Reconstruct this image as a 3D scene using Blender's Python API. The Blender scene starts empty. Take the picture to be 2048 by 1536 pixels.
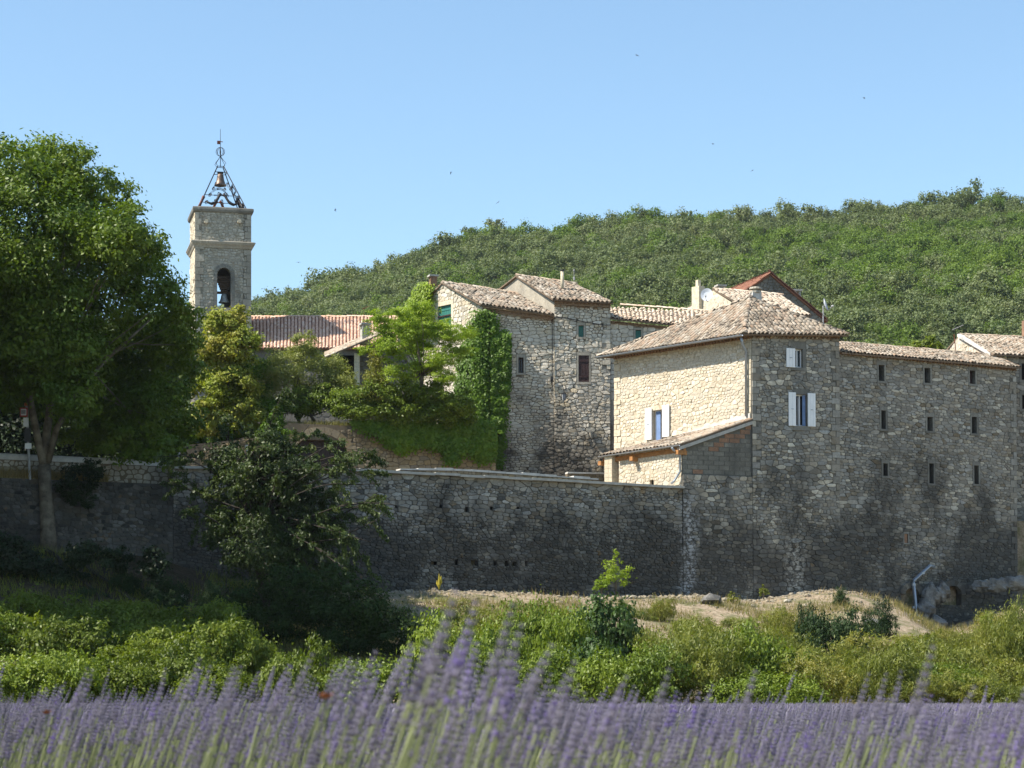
import bpy, math, random
import numpy as np
from mathutils import Vector, Matrix

R = random.Random(7)
rng = np.random.default_rng(7)
PI = math.pi
sc = bpy.context.scene
col = sc.collection

# ---------------------------------------------------------------- camera, sky, sun, exposure
F, HZ, CX, ZC = 4600.0, 1400.0, 1024.0, 0.85          # focal length in px of the 2048 px frame, horizon row, centre, eye height
cam = bpy.data.cameras.new('camera')
cam_o = bpy.data.objects.new('camera', cam)
col.objects.link(cam_o)
cam.sensor_width = 36.0
cam.lens = 36.0 * F / 2048
cam.shift_y = (HZ - 768) / 2048
cam.clip_start, cam.clip_end = 0.2, 6000
cam_o.location = (0, 0, ZC)
cam_o.rotation_euler = (PI / 2, 0, 0)
cam.dof.use_dof = True
cam.dof.focus_distance = 100
cam.dof.aperture_fstop = 12.0
sc.camera = cam_o

SUN_EL, SUN_B = math.radians(51), math.radians(-16.5)
S3 = Vector((-math.cos(SUN_B) * math.cos(SUN_EL), math.sin(SUN_B) * math.cos(SUN_EL), math.sin(SUN_EL)))
world = bpy.data.worlds.new('World')
sc.world = world
world.use_nodes = True
wn = world.node_tree.nodes
bg = next(n for n in wn if n.type == 'BACKGROUND')
sky = wn.new('ShaderNodeTexSky')
sky.sky_type = 'NISHITA'
sky.sun_disc = False
sky.sun_elevation = SUN_EL
sky.sun_rotation = math.atan2(S3.x, S3.y)
sky.air_density = 1.0
sky.dust_density = 0.45
sky.ozone_density = 0.9
sky.altitude = 300
bg.inputs['Strength'].default_value = 0.112
tone = wn.new('ShaderNodeMix'); tone.data_type = 'RGBA'; tone.blend_type = 'MULTIPLY'; tone.inputs[0].default_value = 1.0
tone.inputs[7].default_value = (0.90, 1.0, 1.0, 1)                  # white balance of the sky: a little more cyan
world.node_tree.links.new(sky.outputs[0], tone.inputs[6]); world.node_tree.links.new(tone.outputs[2], bg.inputs['Color'])
sun = bpy.data.lights.new('sun', 'SUN')
sun.energy = 5.0
sun.angle = math.radians(0.5)
sun.color = (1.0, 0.93, 0.82)
sun_o = bpy.data.objects.new('sun', sun)
col.objects.link(sun_o)
sun_o.location = (-40, 60, 60)
sun_o.rotation_euler = S3.to_track_quat('Z', 'Y').to_euler()
sc.view_settings.view_transform = 'Standard'
sc.view_settings.look = 'None'
sc.view_settings.gamma = 1
sc.view_settings.use_curve_mapping = False
sc.view_settings.exposure = 0.92
sc.render.engine = 'CYCLES'
sc.cycles.max_bounces = 6
sc.cycles.transparent_max_bounces = 4
sc.cycles.caustics_reflective = False
sc.cycles.caustics_refractive = False

# ---------------------------------------------------------------- measuring from the frame
def X(px, Y): return (px - CX) / F * Y
def Z(py, Y): return ZC + (HZ - py) / F * Y
def P(px, py, Y): return np.array([X(px, Y), Y, Z(py, Y)])
def along(p, deg, px, back=False):
    """point on the plan line from p in direction (cos, sin) that stands at column px"""
    a = math.radians(deg); dx, dy = math.cos(a), math.sin(a)
    k = (px - CX) / F
    t = (k * p[1] - p[0]) / (dx - k * dy)
    return (p[0] + dx * t, p[1] + dy * t)
def V3(p, z): return np.array([p[0], p[1], z], float)
def nrm(v):
    v = np.asarray(v, float); return v / (np.linalg.norm(v) + 1e-12)

# ---------------------------------------------------------------- linking objects
WL = {}
def put(name, me, parent, origin, mat=None):
    o = bpy.data.objects.new(name, me)
    col.objects.link(o)
    if mat is not None and me is not None and not me.materials: me.materials.append(mat)
    origin = np.asarray(origin, float)
    if parent is not None:
        o.parent = parent
        o.location = origin - WL[parent.name]
    else:
        o.location = origin
    WL[o.name] = origin
    return o
def info(o, label=None, cat=None, group=None, kind=None):
    if label: o['label'] = label
    if cat: o['category'] = cat
    if group: o['group'] = group
    if kind: o['kind'] = kind
    return o
def thing(name, label, cat, loc, group=None):
    o = bpy.data.objects.new(name, None)
    col.objects.link(o)
    o.location = tuple(float(c) for c in loc); o.empty_display_size = 0.2
    WL[o.name] = np.asarray(loc, float)
    return info(o, label, cat, group)
def mesh_of(name, V, Fc, tint=None, smooth=False):
    me = bpy.data.meshes.new(name)
    me.from_pydata([tuple(v) for v in np.asarray(V).tolist()], [], Fc)
    if tint is not None:
        a = me.attributes.new('tint', 'FLOAT', 'POINT')
        a.data.foreach_set('value', np.asarray(tint, np.float32))
    if smooth: me.shade_smooth()
    return me
def base_of(V):
    V = np.asarray(V); lo, hi = V.min(0), V.max(0)
    return np.array([(lo[0] + hi[0]) / 2, (lo[1] + hi[1]) / 2, lo[2]])
def mk(name, V, Fc, mat, parent=None, origin=None, tint=None, smooth=False):
    V = np.asarray(V, float)
    if origin is None: origin = base_of(V)
    return put(name, mesh_of(name, V - origin, Fc, tint, smooth), parent, origin, mat)
def fast_mesh(name, V, k, tint=None, smooth=False):
    """mesh of unshared k-gons, verts in order"""
    V = np.ascontiguousarray(V, np.float32); n = len(V) // k
    me = bpy.data.meshes.new(name)
    me.vertices.add(len(V)); me.vertices.foreach_set('co', V.ravel())
    me.loops.add(n * k); me.loops.foreach_set('vertex_index', np.arange(n * k, dtype=np.int32))
    me.polygons.add(n); me.polygons.foreach_set('loop_start', np.arange(0, n * k, k, dtype=np.int32))
    if tint is not None:
        a = me.attributes.new('tint', 'FLOAT', 'POINT')
        a.data.foreach_set('value', np.asarray(tint, np.float32))
    if smooth: me.polygons.foreach_set('use_smooth', np.ones(n, bool))
    me.update(calc_edges=True)
    return me
def mkq(name, V, mat, parent=None, origin=None, tint=None, k=4, smooth=False):
    V = np.asarray(V, float)
    if origin is None: origin = base_of(V)
    return put(name, fast_mesh(name, V - origin, k, tint, smooth), parent, origin, mat)

class MB:
    """collects simple solids into one mesh"""
    def __init__(s): s.v, s.f, s.t = [], [], []
    def add(s, V, Fc, t=0.0):
        b = len(s.v)
        s.v += [tuple(float(c) for c in v) for v in V]
        s.f += [tuple(b + i for i in f) for f in Fc]
        s.t += [t] * len(V)
        return s
    def box(s, c, ux, uy, uz, t=0.0):
        c, ux, uy, uz = (np.asarray(a, float) for a in (c, ux, uy, uz))
        vs = [c + i * ux + j * uy + k * uz for k in (-1, 1) for j in (-1, 1) for i in (-1, 1)]
        return s.add(vs, [(0, 2, 3, 1), (4, 5, 7, 6), (0, 1, 5, 4), (2, 6, 7, 3), (0, 4, 6, 2), (1, 3, 7, 5)], t)
    def abox(s, x0, x1, y0, y1, z0, z1, t=0.0):
        return s.box(((x0 + x1) / 2, (y0 + y1) / 2, (z0 + z1) / 2), ((x1 - x0) / 2, 0, 0), (0, (y1 - y0) / 2, 0), (0, 0, (z1 - z0) / 2), t)
    def prism(s, poly, d, t=0.0):
        """poly: list of 3d points (front), d: extrusion vector"""
        n = len(poly); p = [np.asarray(a, float) for a in poly]; q = [a + np.asarray(d, float) for a in p]
        return s.add(p + q, [tuple(range(n)), tuple(range(2 * n - 1, n - 1, -1))] + [(i, i + n, (i + 1) % n + n, (i + 1) % n) for i in range(n)], t)
    def tube(s, pts, rad, n=6, t=0.0, cap=True):
        pts = [np.asarray(p, float) for p in pts]
        if not hasattr(rad, '__len__'): rad = [rad] * len(pts)
        b = len(s.v); up = np.array([0.13, 0.21, 0.97])
        for i, p in enumerate(pts):
            d = nrm(pts[min(i + 1, len(pts) - 1)] - pts[max(i - 1, 0)])
            a = np.cross(d, up)
            if np.linalg.norm(a) < 0.2: a = np.cross(d, (1, 0, 0.1))
            a = nrm(a); c = np.cross(d, a)
            for j in range(n):
                w = 2 * PI * j / n
                s.v.append(tuple(p + rad[i] * (math.cos(w) * a + math.sin(w) * c)))
        m = len(pts)
        for i in range(m - 1):
            for j in range(n):
                s.f.append((b + i * n + j, b + i * n + (j + 1) % n, b + (i + 1) * n + (j + 1) % n, b + (i + 1) * n + j))
        if cap:
            s.f.append(tuple(b + j for j in range(n))[::-1]); s.f.append(tuple(b + (m - 1) * n + j for j in range(n)))
        s.t += [t] * (m * n)
        return s
    def lathe(s, c, prof, n=16, t=0.0):
        b = len(s.v); c = np.asarray(c, float)
        for r, z in prof:
            for j in range(n):
                w = 2 * PI * j / n
                s.v.append(tuple(c + (r * math.cos(w), r * math.sin(w), z)))
        for i in range(len(prof) - 1):
            for j in range(n):
                s.f.append((b + i * n + j, b + i * n + (j + 1) % n, b + (i + 1) * n + (j + 1) % n, b + (i + 1) * n + j))
        s.f.append(tuple(b + j for j in range(n))[::-1]); s.f.append(tuple(b + (len(prof) - 1) * n + j for j in range(n)))
        s.t += [t] * (len(prof) * n)
        return s
    def build(s, name, mat, parent=None, origin=None, smooth=False):
        return mk(name, s.v, s.f, mat, parent, origin, s.t, smooth)

# ---------------------------------------------------------------- materials
def new_mat(name):
    m = bpy.data.materials.new(name); m.use_nodes = True
    nt = m.node_tree; nt.nodes.clear()
    out = nt.nodes.new('ShaderNodeOutputMaterial')
    return m, nt, out
class NT:
    def __init__(s, nt): s.nt = nt
    def n(s, t, **k):
        o = s.nt.nodes.new('ShaderNode' + t)
        for a, b in k.items(): setattr(o, a, b)
        return o
    def l(s, a, b): s.nt.links.new(a, b)
    def val(s, sock, v):
        if hasattr(v, 'is_linked'): s.l(v, sock)
        elif v is not None: sock.default_value = v
    def math(s, op, a, b=None, c=None, clamp=False):
        o = s.n('Math', operation=op, use_clamp=clamp)
        s.val(o.inputs[0], a); s.val(o.inputs[1], b)
        if c is not None: s.val(o.inputs[2], c)
        return o.outputs[0]
    def noise(s, vec, scale, detail=3, rough=0.55):
        o = s.n('TexNoise'); s.val(o.inputs['Vector'], vec)
        o.inputs['Scale'].default_value = scale; o.inputs['Detail'].default_value = detail; o.inputs['Roughness'].default_value = rough
        return o.outputs['Fac']
    def rng(s, v, a, b, c=0.0, d=1.0, smooth=True):
        o = s.n('MapRange', interpolation_type='SMOOTHSTEP' if smooth else 'LINEAR')
        s.val(o.inputs['Value'], v)
        for i, x in zip(('From Min', 'From Max', 'To Min', 'To Max'), (a, b, c, d)): s.val(o.inputs[i], x)
        return o.outputs['Result']
    def mix(s, f, a, b, mode='MIX'):
        o = s.n('Mix', data_type='RGBA', blend_type=mode)
        s.val(o.inputs[0], f)
        for i, x in ((6, a), (7, b)):
            if isinstance(x, tuple): x = (*x, 1.0)[:4]
            s.val(o.inputs[i], x)
        return o.outputs[2]
    def ramp(s, f, stops, const=False):
        o = s.n('ValToRGB'); s.val(o.inputs[0], f)
        cr = o.color_ramp; cr.interpolation = 'CONSTANT' if const else 'LINEAR'
        while len(cr.elements) < len(stops): cr.elements.new(0.5)
        for e, (p, c) in zip(cr.elements, stops): e.position = p; e.color = (*c, 1)
        return o.outputs[0]
    def pos(s): return s.n('NewGeometry').outputs['Position']
    def scaled(s, v, k):
        o = s.n('VectorMath', operation='MULTIPLY'); s.l(v, o.inputs[0]); o.inputs[1].default_value = k
        return o.outputs[0]
    def tint(s):
        a = s.n('Attribute', attribute_type='GEOMETRY', attribute_name='tint').outputs['Fac']
        r = s.n('ObjectInfo').outputs['Random']
        return s.math('FRACT', s.math('ADD', a, r))
    def bump(s, h, strength=0.4, dist=0.02):
        o = s.n('Bump'); o.inputs['Strength'].default_value = strength; o.inputs['Distance'].default_value = dist
        s.l(h, o.inputs['Height']); return o.outputs[0]
    def bsdf(s, out, color, rough=0.9, spec=0.2, normal=None, metal=0.0):
        b = s.n('BsdfPrincipled')
        s.val(b.inputs['Base Color'], (*color, 1) if isinstance(color, tuple) else color)
        s.val(b.inputs['Roughness'], rough); b.inputs['Specular IOR Level'].default_value = spec; b.inputs['Metallic'].default_value = metal
        if normal is not None: s.l(normal, b.inputs['Normal'])
        s.l(b.outputs[0], out.inputs['Surface']); return b

def stone_mat(name, pal, stain=0.5, zlo=0.0, zhi=0.0, ns=(0.33, 0.33, 0.24), stain_col=(0.035, 0.034, 0.032), streaks=(), thr=0.5, gloss=0.15, smear=None, sk=0.55):
    """rubble stone: one colour per stone (pal), fine grain, crusts of black lichen below zlo..zhi, mineral streaks"""
    m, nt, out = new_mat(name); g = NT(nt)
    pos = g.pos(); t = g.tint()
    c = g.ramp(t, [(i / max(1, len(pal) - 1), p) for i, p in enumerate(pal)])
    fine = g.noise(pos, 9, 5, 0.65)
    c = g.mix(1.0, c, g.ramp(fine, [(0.25, (0.55, 0.54, 0.52)), (0.75, (1.25, 1.24, 1.2))]), 'MULTIPLY')
    sm = smear or tuple(sum(p[i] for p in pal) / len(pal) * .82 for i in range(3))
    c = g.mix(g.rng(g.math('ADD', g.noise(pos, 1.1, 4, .6), g.math('MULTIPLY', fine, 0.15)), 0.53, 0.68, 0.0, sk), c, sm)
    big = g.rng(g.noise(g.scaled(pos, ns), 1.0, 6, 0.68), 0.3, 0.7, 0.18, 0.82, False)
    sx = g.n('SeparateXYZ'); g.l(pos, sx.inputs[0])
    if zhi > zlo:
        hz = g.rng(sx.outputs['Z'], zlo, zhi, 1.0, 0.0)
        f = g.math('ADD', big, g.math('MULTIPLY', g.math('SUBTRACT', hz, 0.5), 0.46))
    else: f = big
    f = g.rng(g.math('ADD', f, g.math('MULTIPLY', g.math('SUBTRACT', fine, 0.5), 0.35)), thr - 0.16, thr + 0.18, 0.0, stain)
    c = g.mix(f, c, stain_col)
    for (x0, z0, z1, w, sc_) in streaks:
        wob = g.math('MULTIPLY', g.math('SUBTRACT', g.noise(pos, 0.8, 3), 0.5), 0.9)
        dx = g.math('ABSOLUTE', g.math('ADD', g.math('SUBTRACT', sx.outputs['X'], x0), wob))
        k = g.math('MULTIPLY', g.rng(dx, 0.0, w, 1.0, 0.0), g.rng(g.noise(pos, 5, 4, 0.7), 0.42, 0.6, 0.0, 0.8))
        k = g.math('MULTIPLY', k, g.math('MULTIPLY', g.rng(sx.outputs['Z'], z0 - 0.3, z0 + 0.3), g.rng(sx.outputs['Z'], z1 - 0.3, z1 + 0.3, 1.0, 0.0)))
        c = g.mix(k, c, sc_)
    lich = g.rng(g.noise(pos, 2.3, 2), 0.68, 0.76, 0, 0.35)
    c = g.mix(lich, c, (0.26, 0.15, 0.05))
    b = g.bump(g.noise(pos, 22, 6, 0.7), 0.5, 0.03)
    g.bsdf(out, c, 0.92, gloss, b)
    return m
def plain(name, color, rough=0.7, spec=0.3, metal=0.0, var=0.12, scale=6.0, bump=0.1):
    m, nt, out = new_mat(name); g = NT(nt)
    pos = g.pos(); n = g.noise(pos, scale, 5, 0.65)
    lo = tuple(x * (1 - 2 * var) for x in color); hi = tuple(min(1, x * (1 + 2 * var)) for x in color)
    c = g.ramp(n, [(0.25, lo), (0.75, hi)])
    g.bsdf(out, c, rough, spec, g.bump(g.noise(pos, scale * 5, 4), bump, 0.01), metal)
    return m
def tile_mat(name, pal, dark=0.5, dcol=(0.07, 0.062, 0.052)):
    m, nt, out = new_mat(name); g = NT(nt)
    pos = g.pos(); t = g.tint()
    c = g.ramp(t, [(i / max(1, len(pal) - 1), p) for i, p in enumerate(pal)])
    n = g.noise(pos, 5, 6, 0.7); n2 = g.noise(pos, 0.6, 3)
    f = g.rng(g.math('ADD', n, g.math('MULTIPLY', g.math('SUBTRACT', n2, 0.5), 0.5)), 0.48, 0.66, 0.0, dark)
    c = g.mix(f, c, dcol)
    g.bsdf(out, c, 0.9, 0.12, g.bump(g.noise(pos, 28, 5, 0.7), 0.35, 0.02))
    return m
def leaf_mat(name, pal, trans=0.35, rough=0.5, spec=0.3, patch=0.5):
    m, nt, out = new_mat(name); g = NT(nt)
    a = g.n('Attribute', attribute_type='GEOMETRY', attribute_name='tint').outputs['Fac']
    r = g.n('ObjectInfo').outputs['Random']
    big = g.noise(g.pos(), patch, 2)
    t = g.math('ADD', g.math('MULTIPLY', a, 0.5), g.math('ADD', g.math('MULTIPLY', r, 0.42), g.rng(big, 0.3, 0.7, -0.1, 0.28)), clamp=True)
    c = g.ramp(t, [(i / max(1, len(pal) - 1), p) for i, p in enumerate(pal)])
    b = g.bsdf(out, c, rough, spec)
    tr = g.n('BsdfTranslucent')
    g.l(g.mix(1.0, c, (1.25, 1.3, 0.5), 'MULTIPLY'), tr.inputs[0])
    mx = g.n('MixShader'); mx.inputs[0].default_value = trans
    g.l(b.outputs[0], mx.inputs[1]); g.l(tr.outputs[0], mx.inputs[2]); g.l(mx.outputs[0], out.inputs['Surface'])
    return m

M = {}
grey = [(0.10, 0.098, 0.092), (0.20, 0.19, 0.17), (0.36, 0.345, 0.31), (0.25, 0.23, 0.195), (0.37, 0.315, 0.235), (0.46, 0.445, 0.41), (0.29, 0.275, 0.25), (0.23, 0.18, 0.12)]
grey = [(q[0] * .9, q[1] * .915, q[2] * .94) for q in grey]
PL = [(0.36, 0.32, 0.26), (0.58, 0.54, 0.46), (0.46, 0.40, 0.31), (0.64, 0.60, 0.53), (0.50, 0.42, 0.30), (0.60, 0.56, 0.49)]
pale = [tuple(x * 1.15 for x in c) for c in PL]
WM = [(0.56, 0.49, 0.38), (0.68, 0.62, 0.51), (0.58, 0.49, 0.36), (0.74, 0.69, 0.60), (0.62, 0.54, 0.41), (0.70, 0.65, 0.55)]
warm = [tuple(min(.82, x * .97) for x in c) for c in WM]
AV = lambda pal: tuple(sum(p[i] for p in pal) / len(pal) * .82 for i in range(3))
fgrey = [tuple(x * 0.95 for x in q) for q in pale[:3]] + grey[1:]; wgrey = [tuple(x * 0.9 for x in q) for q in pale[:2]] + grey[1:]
M['rampart'] = stone_mat('rampart_stone', grey, 0.76, 6.2, 10.8, (0.4, 0.4, 0.3), thr=0.53, streaks=[(7.55, 4.6, 9.2, 0.5, (0.42, 0.42, 0.42)), (10.9, 4.0, 9.6, 0.25, (0.35, 0.33, 0.3))])
M['rampart_core'] = stone_mat('rampart_mortar', [(0.115, 0.108, 0.095), (0.155, 0.146, 0.128)], 0.8, 7.2, 10.6, (0.4, 0.4, 0.3), thr=0.53, smear=AV(grey))
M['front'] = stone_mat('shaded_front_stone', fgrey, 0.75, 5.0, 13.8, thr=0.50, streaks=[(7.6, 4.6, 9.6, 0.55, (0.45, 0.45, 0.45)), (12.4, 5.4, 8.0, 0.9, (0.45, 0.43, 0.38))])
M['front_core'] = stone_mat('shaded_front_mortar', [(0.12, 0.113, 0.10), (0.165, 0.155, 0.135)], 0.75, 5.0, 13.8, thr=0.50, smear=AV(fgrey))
M['wing'] = stone_mat('wing_stone', wgrey, 0.76, 5.0, 15.0, thr=0.485)
M['wing_core'] = stone_mat('wing_mortar', [(0.105, 0.098, 0.086), (0.145, 0.136, 0.12)], 0.82, 5.0, 15.5, thr=0.50, smear=AV(wgrey))
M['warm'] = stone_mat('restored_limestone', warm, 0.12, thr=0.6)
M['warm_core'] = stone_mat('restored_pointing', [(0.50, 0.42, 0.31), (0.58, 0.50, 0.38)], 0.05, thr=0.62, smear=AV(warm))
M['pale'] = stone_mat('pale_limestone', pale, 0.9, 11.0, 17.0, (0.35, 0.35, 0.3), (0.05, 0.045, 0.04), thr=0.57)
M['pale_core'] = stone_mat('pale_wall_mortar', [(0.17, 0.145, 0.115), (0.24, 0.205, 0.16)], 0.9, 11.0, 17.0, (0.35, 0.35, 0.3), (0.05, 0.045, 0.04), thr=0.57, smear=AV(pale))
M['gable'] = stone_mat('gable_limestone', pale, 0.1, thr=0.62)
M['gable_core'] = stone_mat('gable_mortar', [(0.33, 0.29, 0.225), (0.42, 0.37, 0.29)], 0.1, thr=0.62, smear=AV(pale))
M['garden'] = stone_mat('garden_wall_stone', [(0.22, 0.18, 0.12), (0.36, 0.27, 0.15), (0.30, 0.25, 0.18), (0.42, 0.34, 0.22), (0.26, 0.22, 0.17)], 0.5, thr=0.56)
M['garden_core'] = stone_mat('garden_wall_mortar', [(0.16, 0.13, 0.09), (0.21, 0.17, 0.12)], 0.5, thr=0.56)
M['tower'] = stone_mat('tower_stone', [(0.30, 0.28, 0.24), (0.48, 0.45, 0.38), (0.38, 0.34, 0.27), (0.55, 0.52, 0.46), (0.42, 0.39, 0.33)], 0.75, 22.0, 29.0, (0.5, 0.5, 0.15), (0.07, 0.065, 0.06), thr=0.56)
M['tower_core'] = stone_mat('tower_mortar', [(0.34, 0.31, 0.26), (0.40, 0.37, 0.31)], 0.75, 22.0, 29.0, (0.5, 0.5, 0.15), (0.07, 0.065, 0.06), thr=0.56)
M['dressed'] = stone_mat('dressed_stone', [(0.40, 0.37, 0.31), (0.48, 0.44, 0.37)], 0.5, thr=0.58)
M['dressed_dark'] = stone_mat('weathered_dressed_stone', [(0.20, 0.195, 0.18), (0.29, 0.28, 0.25)], 0.5, thr=0.56)
M['dressed_warm'] = stone_mat('cream_dressed_stone', [(0.60, 0.52, 0.39), (0.68, 0.60, 0.47)], 0.1, thr=0.62)
M['render'] = stone_mat('old_render', [(0.40, 0.36, 0.29), (0.44, 0.40, 0.33)], 0.45, thr=0.56, ns=(0.7, 0.7, 0.3), stain_col=(0.17, 0.155, 0.135))
M['cement'] = plain('cement', (0.40, 0.38, 0.34), 0.9, 0.15, var=0.15, scale=3)
M['white_wash'] = plain('pale_coping_render', (0.52, 0.50, 0.46), 0.9, 0.15, var=0.15, scale=3)
M['block'] = stone_mat('concrete_block', [(0.17, 0.162, 0.14), (0.26, 0.245, 0.21), (0.21, 0.20, 0.175)], 0.55, thr=0.55)
M['brick'] = stone_mat('hollow_brick', [(0.27, 0.155, 0.10), (0.33, 0.20, 0.135)], 0.5, thr=0.6)
M['block_core'] = plain('block_mortar', (0.14, 0.135, 0.12), 0.95, 0.1)
M['tile_old'] = tile_mat('old_canal_tile', [(0.24, 0.19, 0.14), (0.40, 0.33, 0.255), (0.33, 0.235, 0.165), (0.48, 0.42, 0.345), (0.28, 0.24, 0.19), (0.44, 0.36, 0.27)], 0.85)
M['tile_pale'] = tile_mat('pale_canal_tile', [(0.48, 0.39, 0.29), (0.60, 0.51, 0.40), (0.50, 0.37, 0.27), (0.64, 0.57, 0.47)], 0.35)
M['tile_pink'] = tile_mat('pink_canal_tile', [(0.54, 0.32, 0.22), (0.66, 0.44, 0.33), (0.60, 0.38, 0.28), (0.70, 0.52, 0.41)], 0.2, (0.36, 0.20, 0.15))
M['tile_red'] = tile_mat('red_canal_tile', [(0.22, 0.105, 0.07), (0.27, 0.135, 0.09), (0.20, 0.092, 0.065)], 0.7, (0.13, 0.055, 0.04))
M['tile_bed'] = tile_mat('tile_bed', [(0.16, 0.115, 0.08), (0.20, 0.15, 0.11)], 0.6)
M['genoise'] = tile_mat('genoise_tile', [(0.30, 0.20, 0.13), (0.38, 0.27, 0.18)], 0.4)
M['white'] = plain('white_paint', (0.80, 0.80, 0.80), 0.45, 0.4, var=0.03, scale=4, bump=0.03)
M['zinc'] = plain('zinc', (0.33, 0.36, 0.40), 0.45, 0.5, 0.6, 0.1, 4, 0.03)
M['iron'] = plain('black_iron', (0.018, 0.018, 0.020), 0.55, 0.4, 0.3, 0.2, 10, 0.05)
M['rust'] = plain('rusted_iron', (0.16, 0.055, 0.03), 0.8, 0.25, 0.1, 0.3, 8, 0.1)
M['bronze'] = plain('bell_bronze', (0.14, 0.10, 0.075), 0.5, 0.4, 0.6, 0.25, 6, 0.05)
M['bell_grey'] = plain('weathered_bell_bronze', (0.27, 0.27, 0.25), 0.5, 0.4, 0.4, 0.2, 6, 0.05)
M['wood'] = plain('dark_timber', (0.055, 0.035, 0.022), 0.8, 0.2, var=0.3, scale=8, bump=0.2)
M['timber'] = plain('orange_timber', (0.36, 0.17, 0.06), 0.7, 0.25, var=0.2, scale=8, bump=0.1)
M['shutter_brown'] = plain('brown_shutter_paint', (0.045, 0.022, 0.02), 0.6, 0.3, var=0.15)
M['shutter_green'] = plain('green_shutter_paint', (0.03, 0.155, 0.125), 0.5, 0.35, var=0.12)
M['glass'] = plain('dark_window_glass', (0.010, 0.012, 0.016), 0.08, 0.5, var=0.1, bump=0.0)
M['dark'] = plain('dark_room', (0.012, 0.011, 0.010), 0.9, 0.1, var=0.1)
M['curtain'] = plain('grey_curtain', (0.35, 0.36, 0.38), 0.9, 0.1, var=0.08)
M['blue'] = plain('blue_reveal', (0.16, 0.24, 0.42), 0.7, 0.2, var=0.1)
M['garage'] = plain('brown_garage_sheet', (0.055, 0.032, 0.028), 0.55, 0.35, var=0.12)
M['dish'] = plain('grey_dish_paint', (0.50, 0.52, 0.56), 0.45, 0.4, var=0.04)
M['bark'] = plain('tree_bark', (0.16, 0.135, 0.10), 0.95, 0.1, var=0.35, scale=3, bump=0.6)
M['bark_dark'] = plain('dark_bark', (0.05, 0.042, 0.034), 0.95, 0.1, var=0.3, scale=5, bump=0.5)
M['post'] = plain('grey_post', (0.34, 0.34, 0.34), 0.6, 0.3, var=0.15)
M['sign_red'] = plain('sign_red', (0.45, 0.03, 0.03), 0.5, 0.4, var=0.05)
M['sign_dark'] = plain('sign_black', (0.02, 0.02, 0.022), 0.5, 0.4, var=0.05)
M['drystone'] = stone_mat('shade_toned_dry_stone', [tuple(x * .5 for x in q) for q in grey], 0.7, thr=.5)  # rampart greys halved: the deep shade on this wall is put into its colour
M['gravel'] = stone_mat('limestone_gravel', [(0.26, 0.225, 0.17), (0.40, 0.355, 0.28), (0.33, 0.28, 0.21)], 0.3)
M['rock'] = stone_mat('limestone_rock', [(0.20, 0.195, 0.185), (0.27, 0.265, 0.255)], 0.75, thr=0.5, ns=(0.9, 0.9, 0.9))
M['bird'] = plain('swift_feather', (0.03, 0.028, 0.026), 0.8, 0.2)
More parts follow.
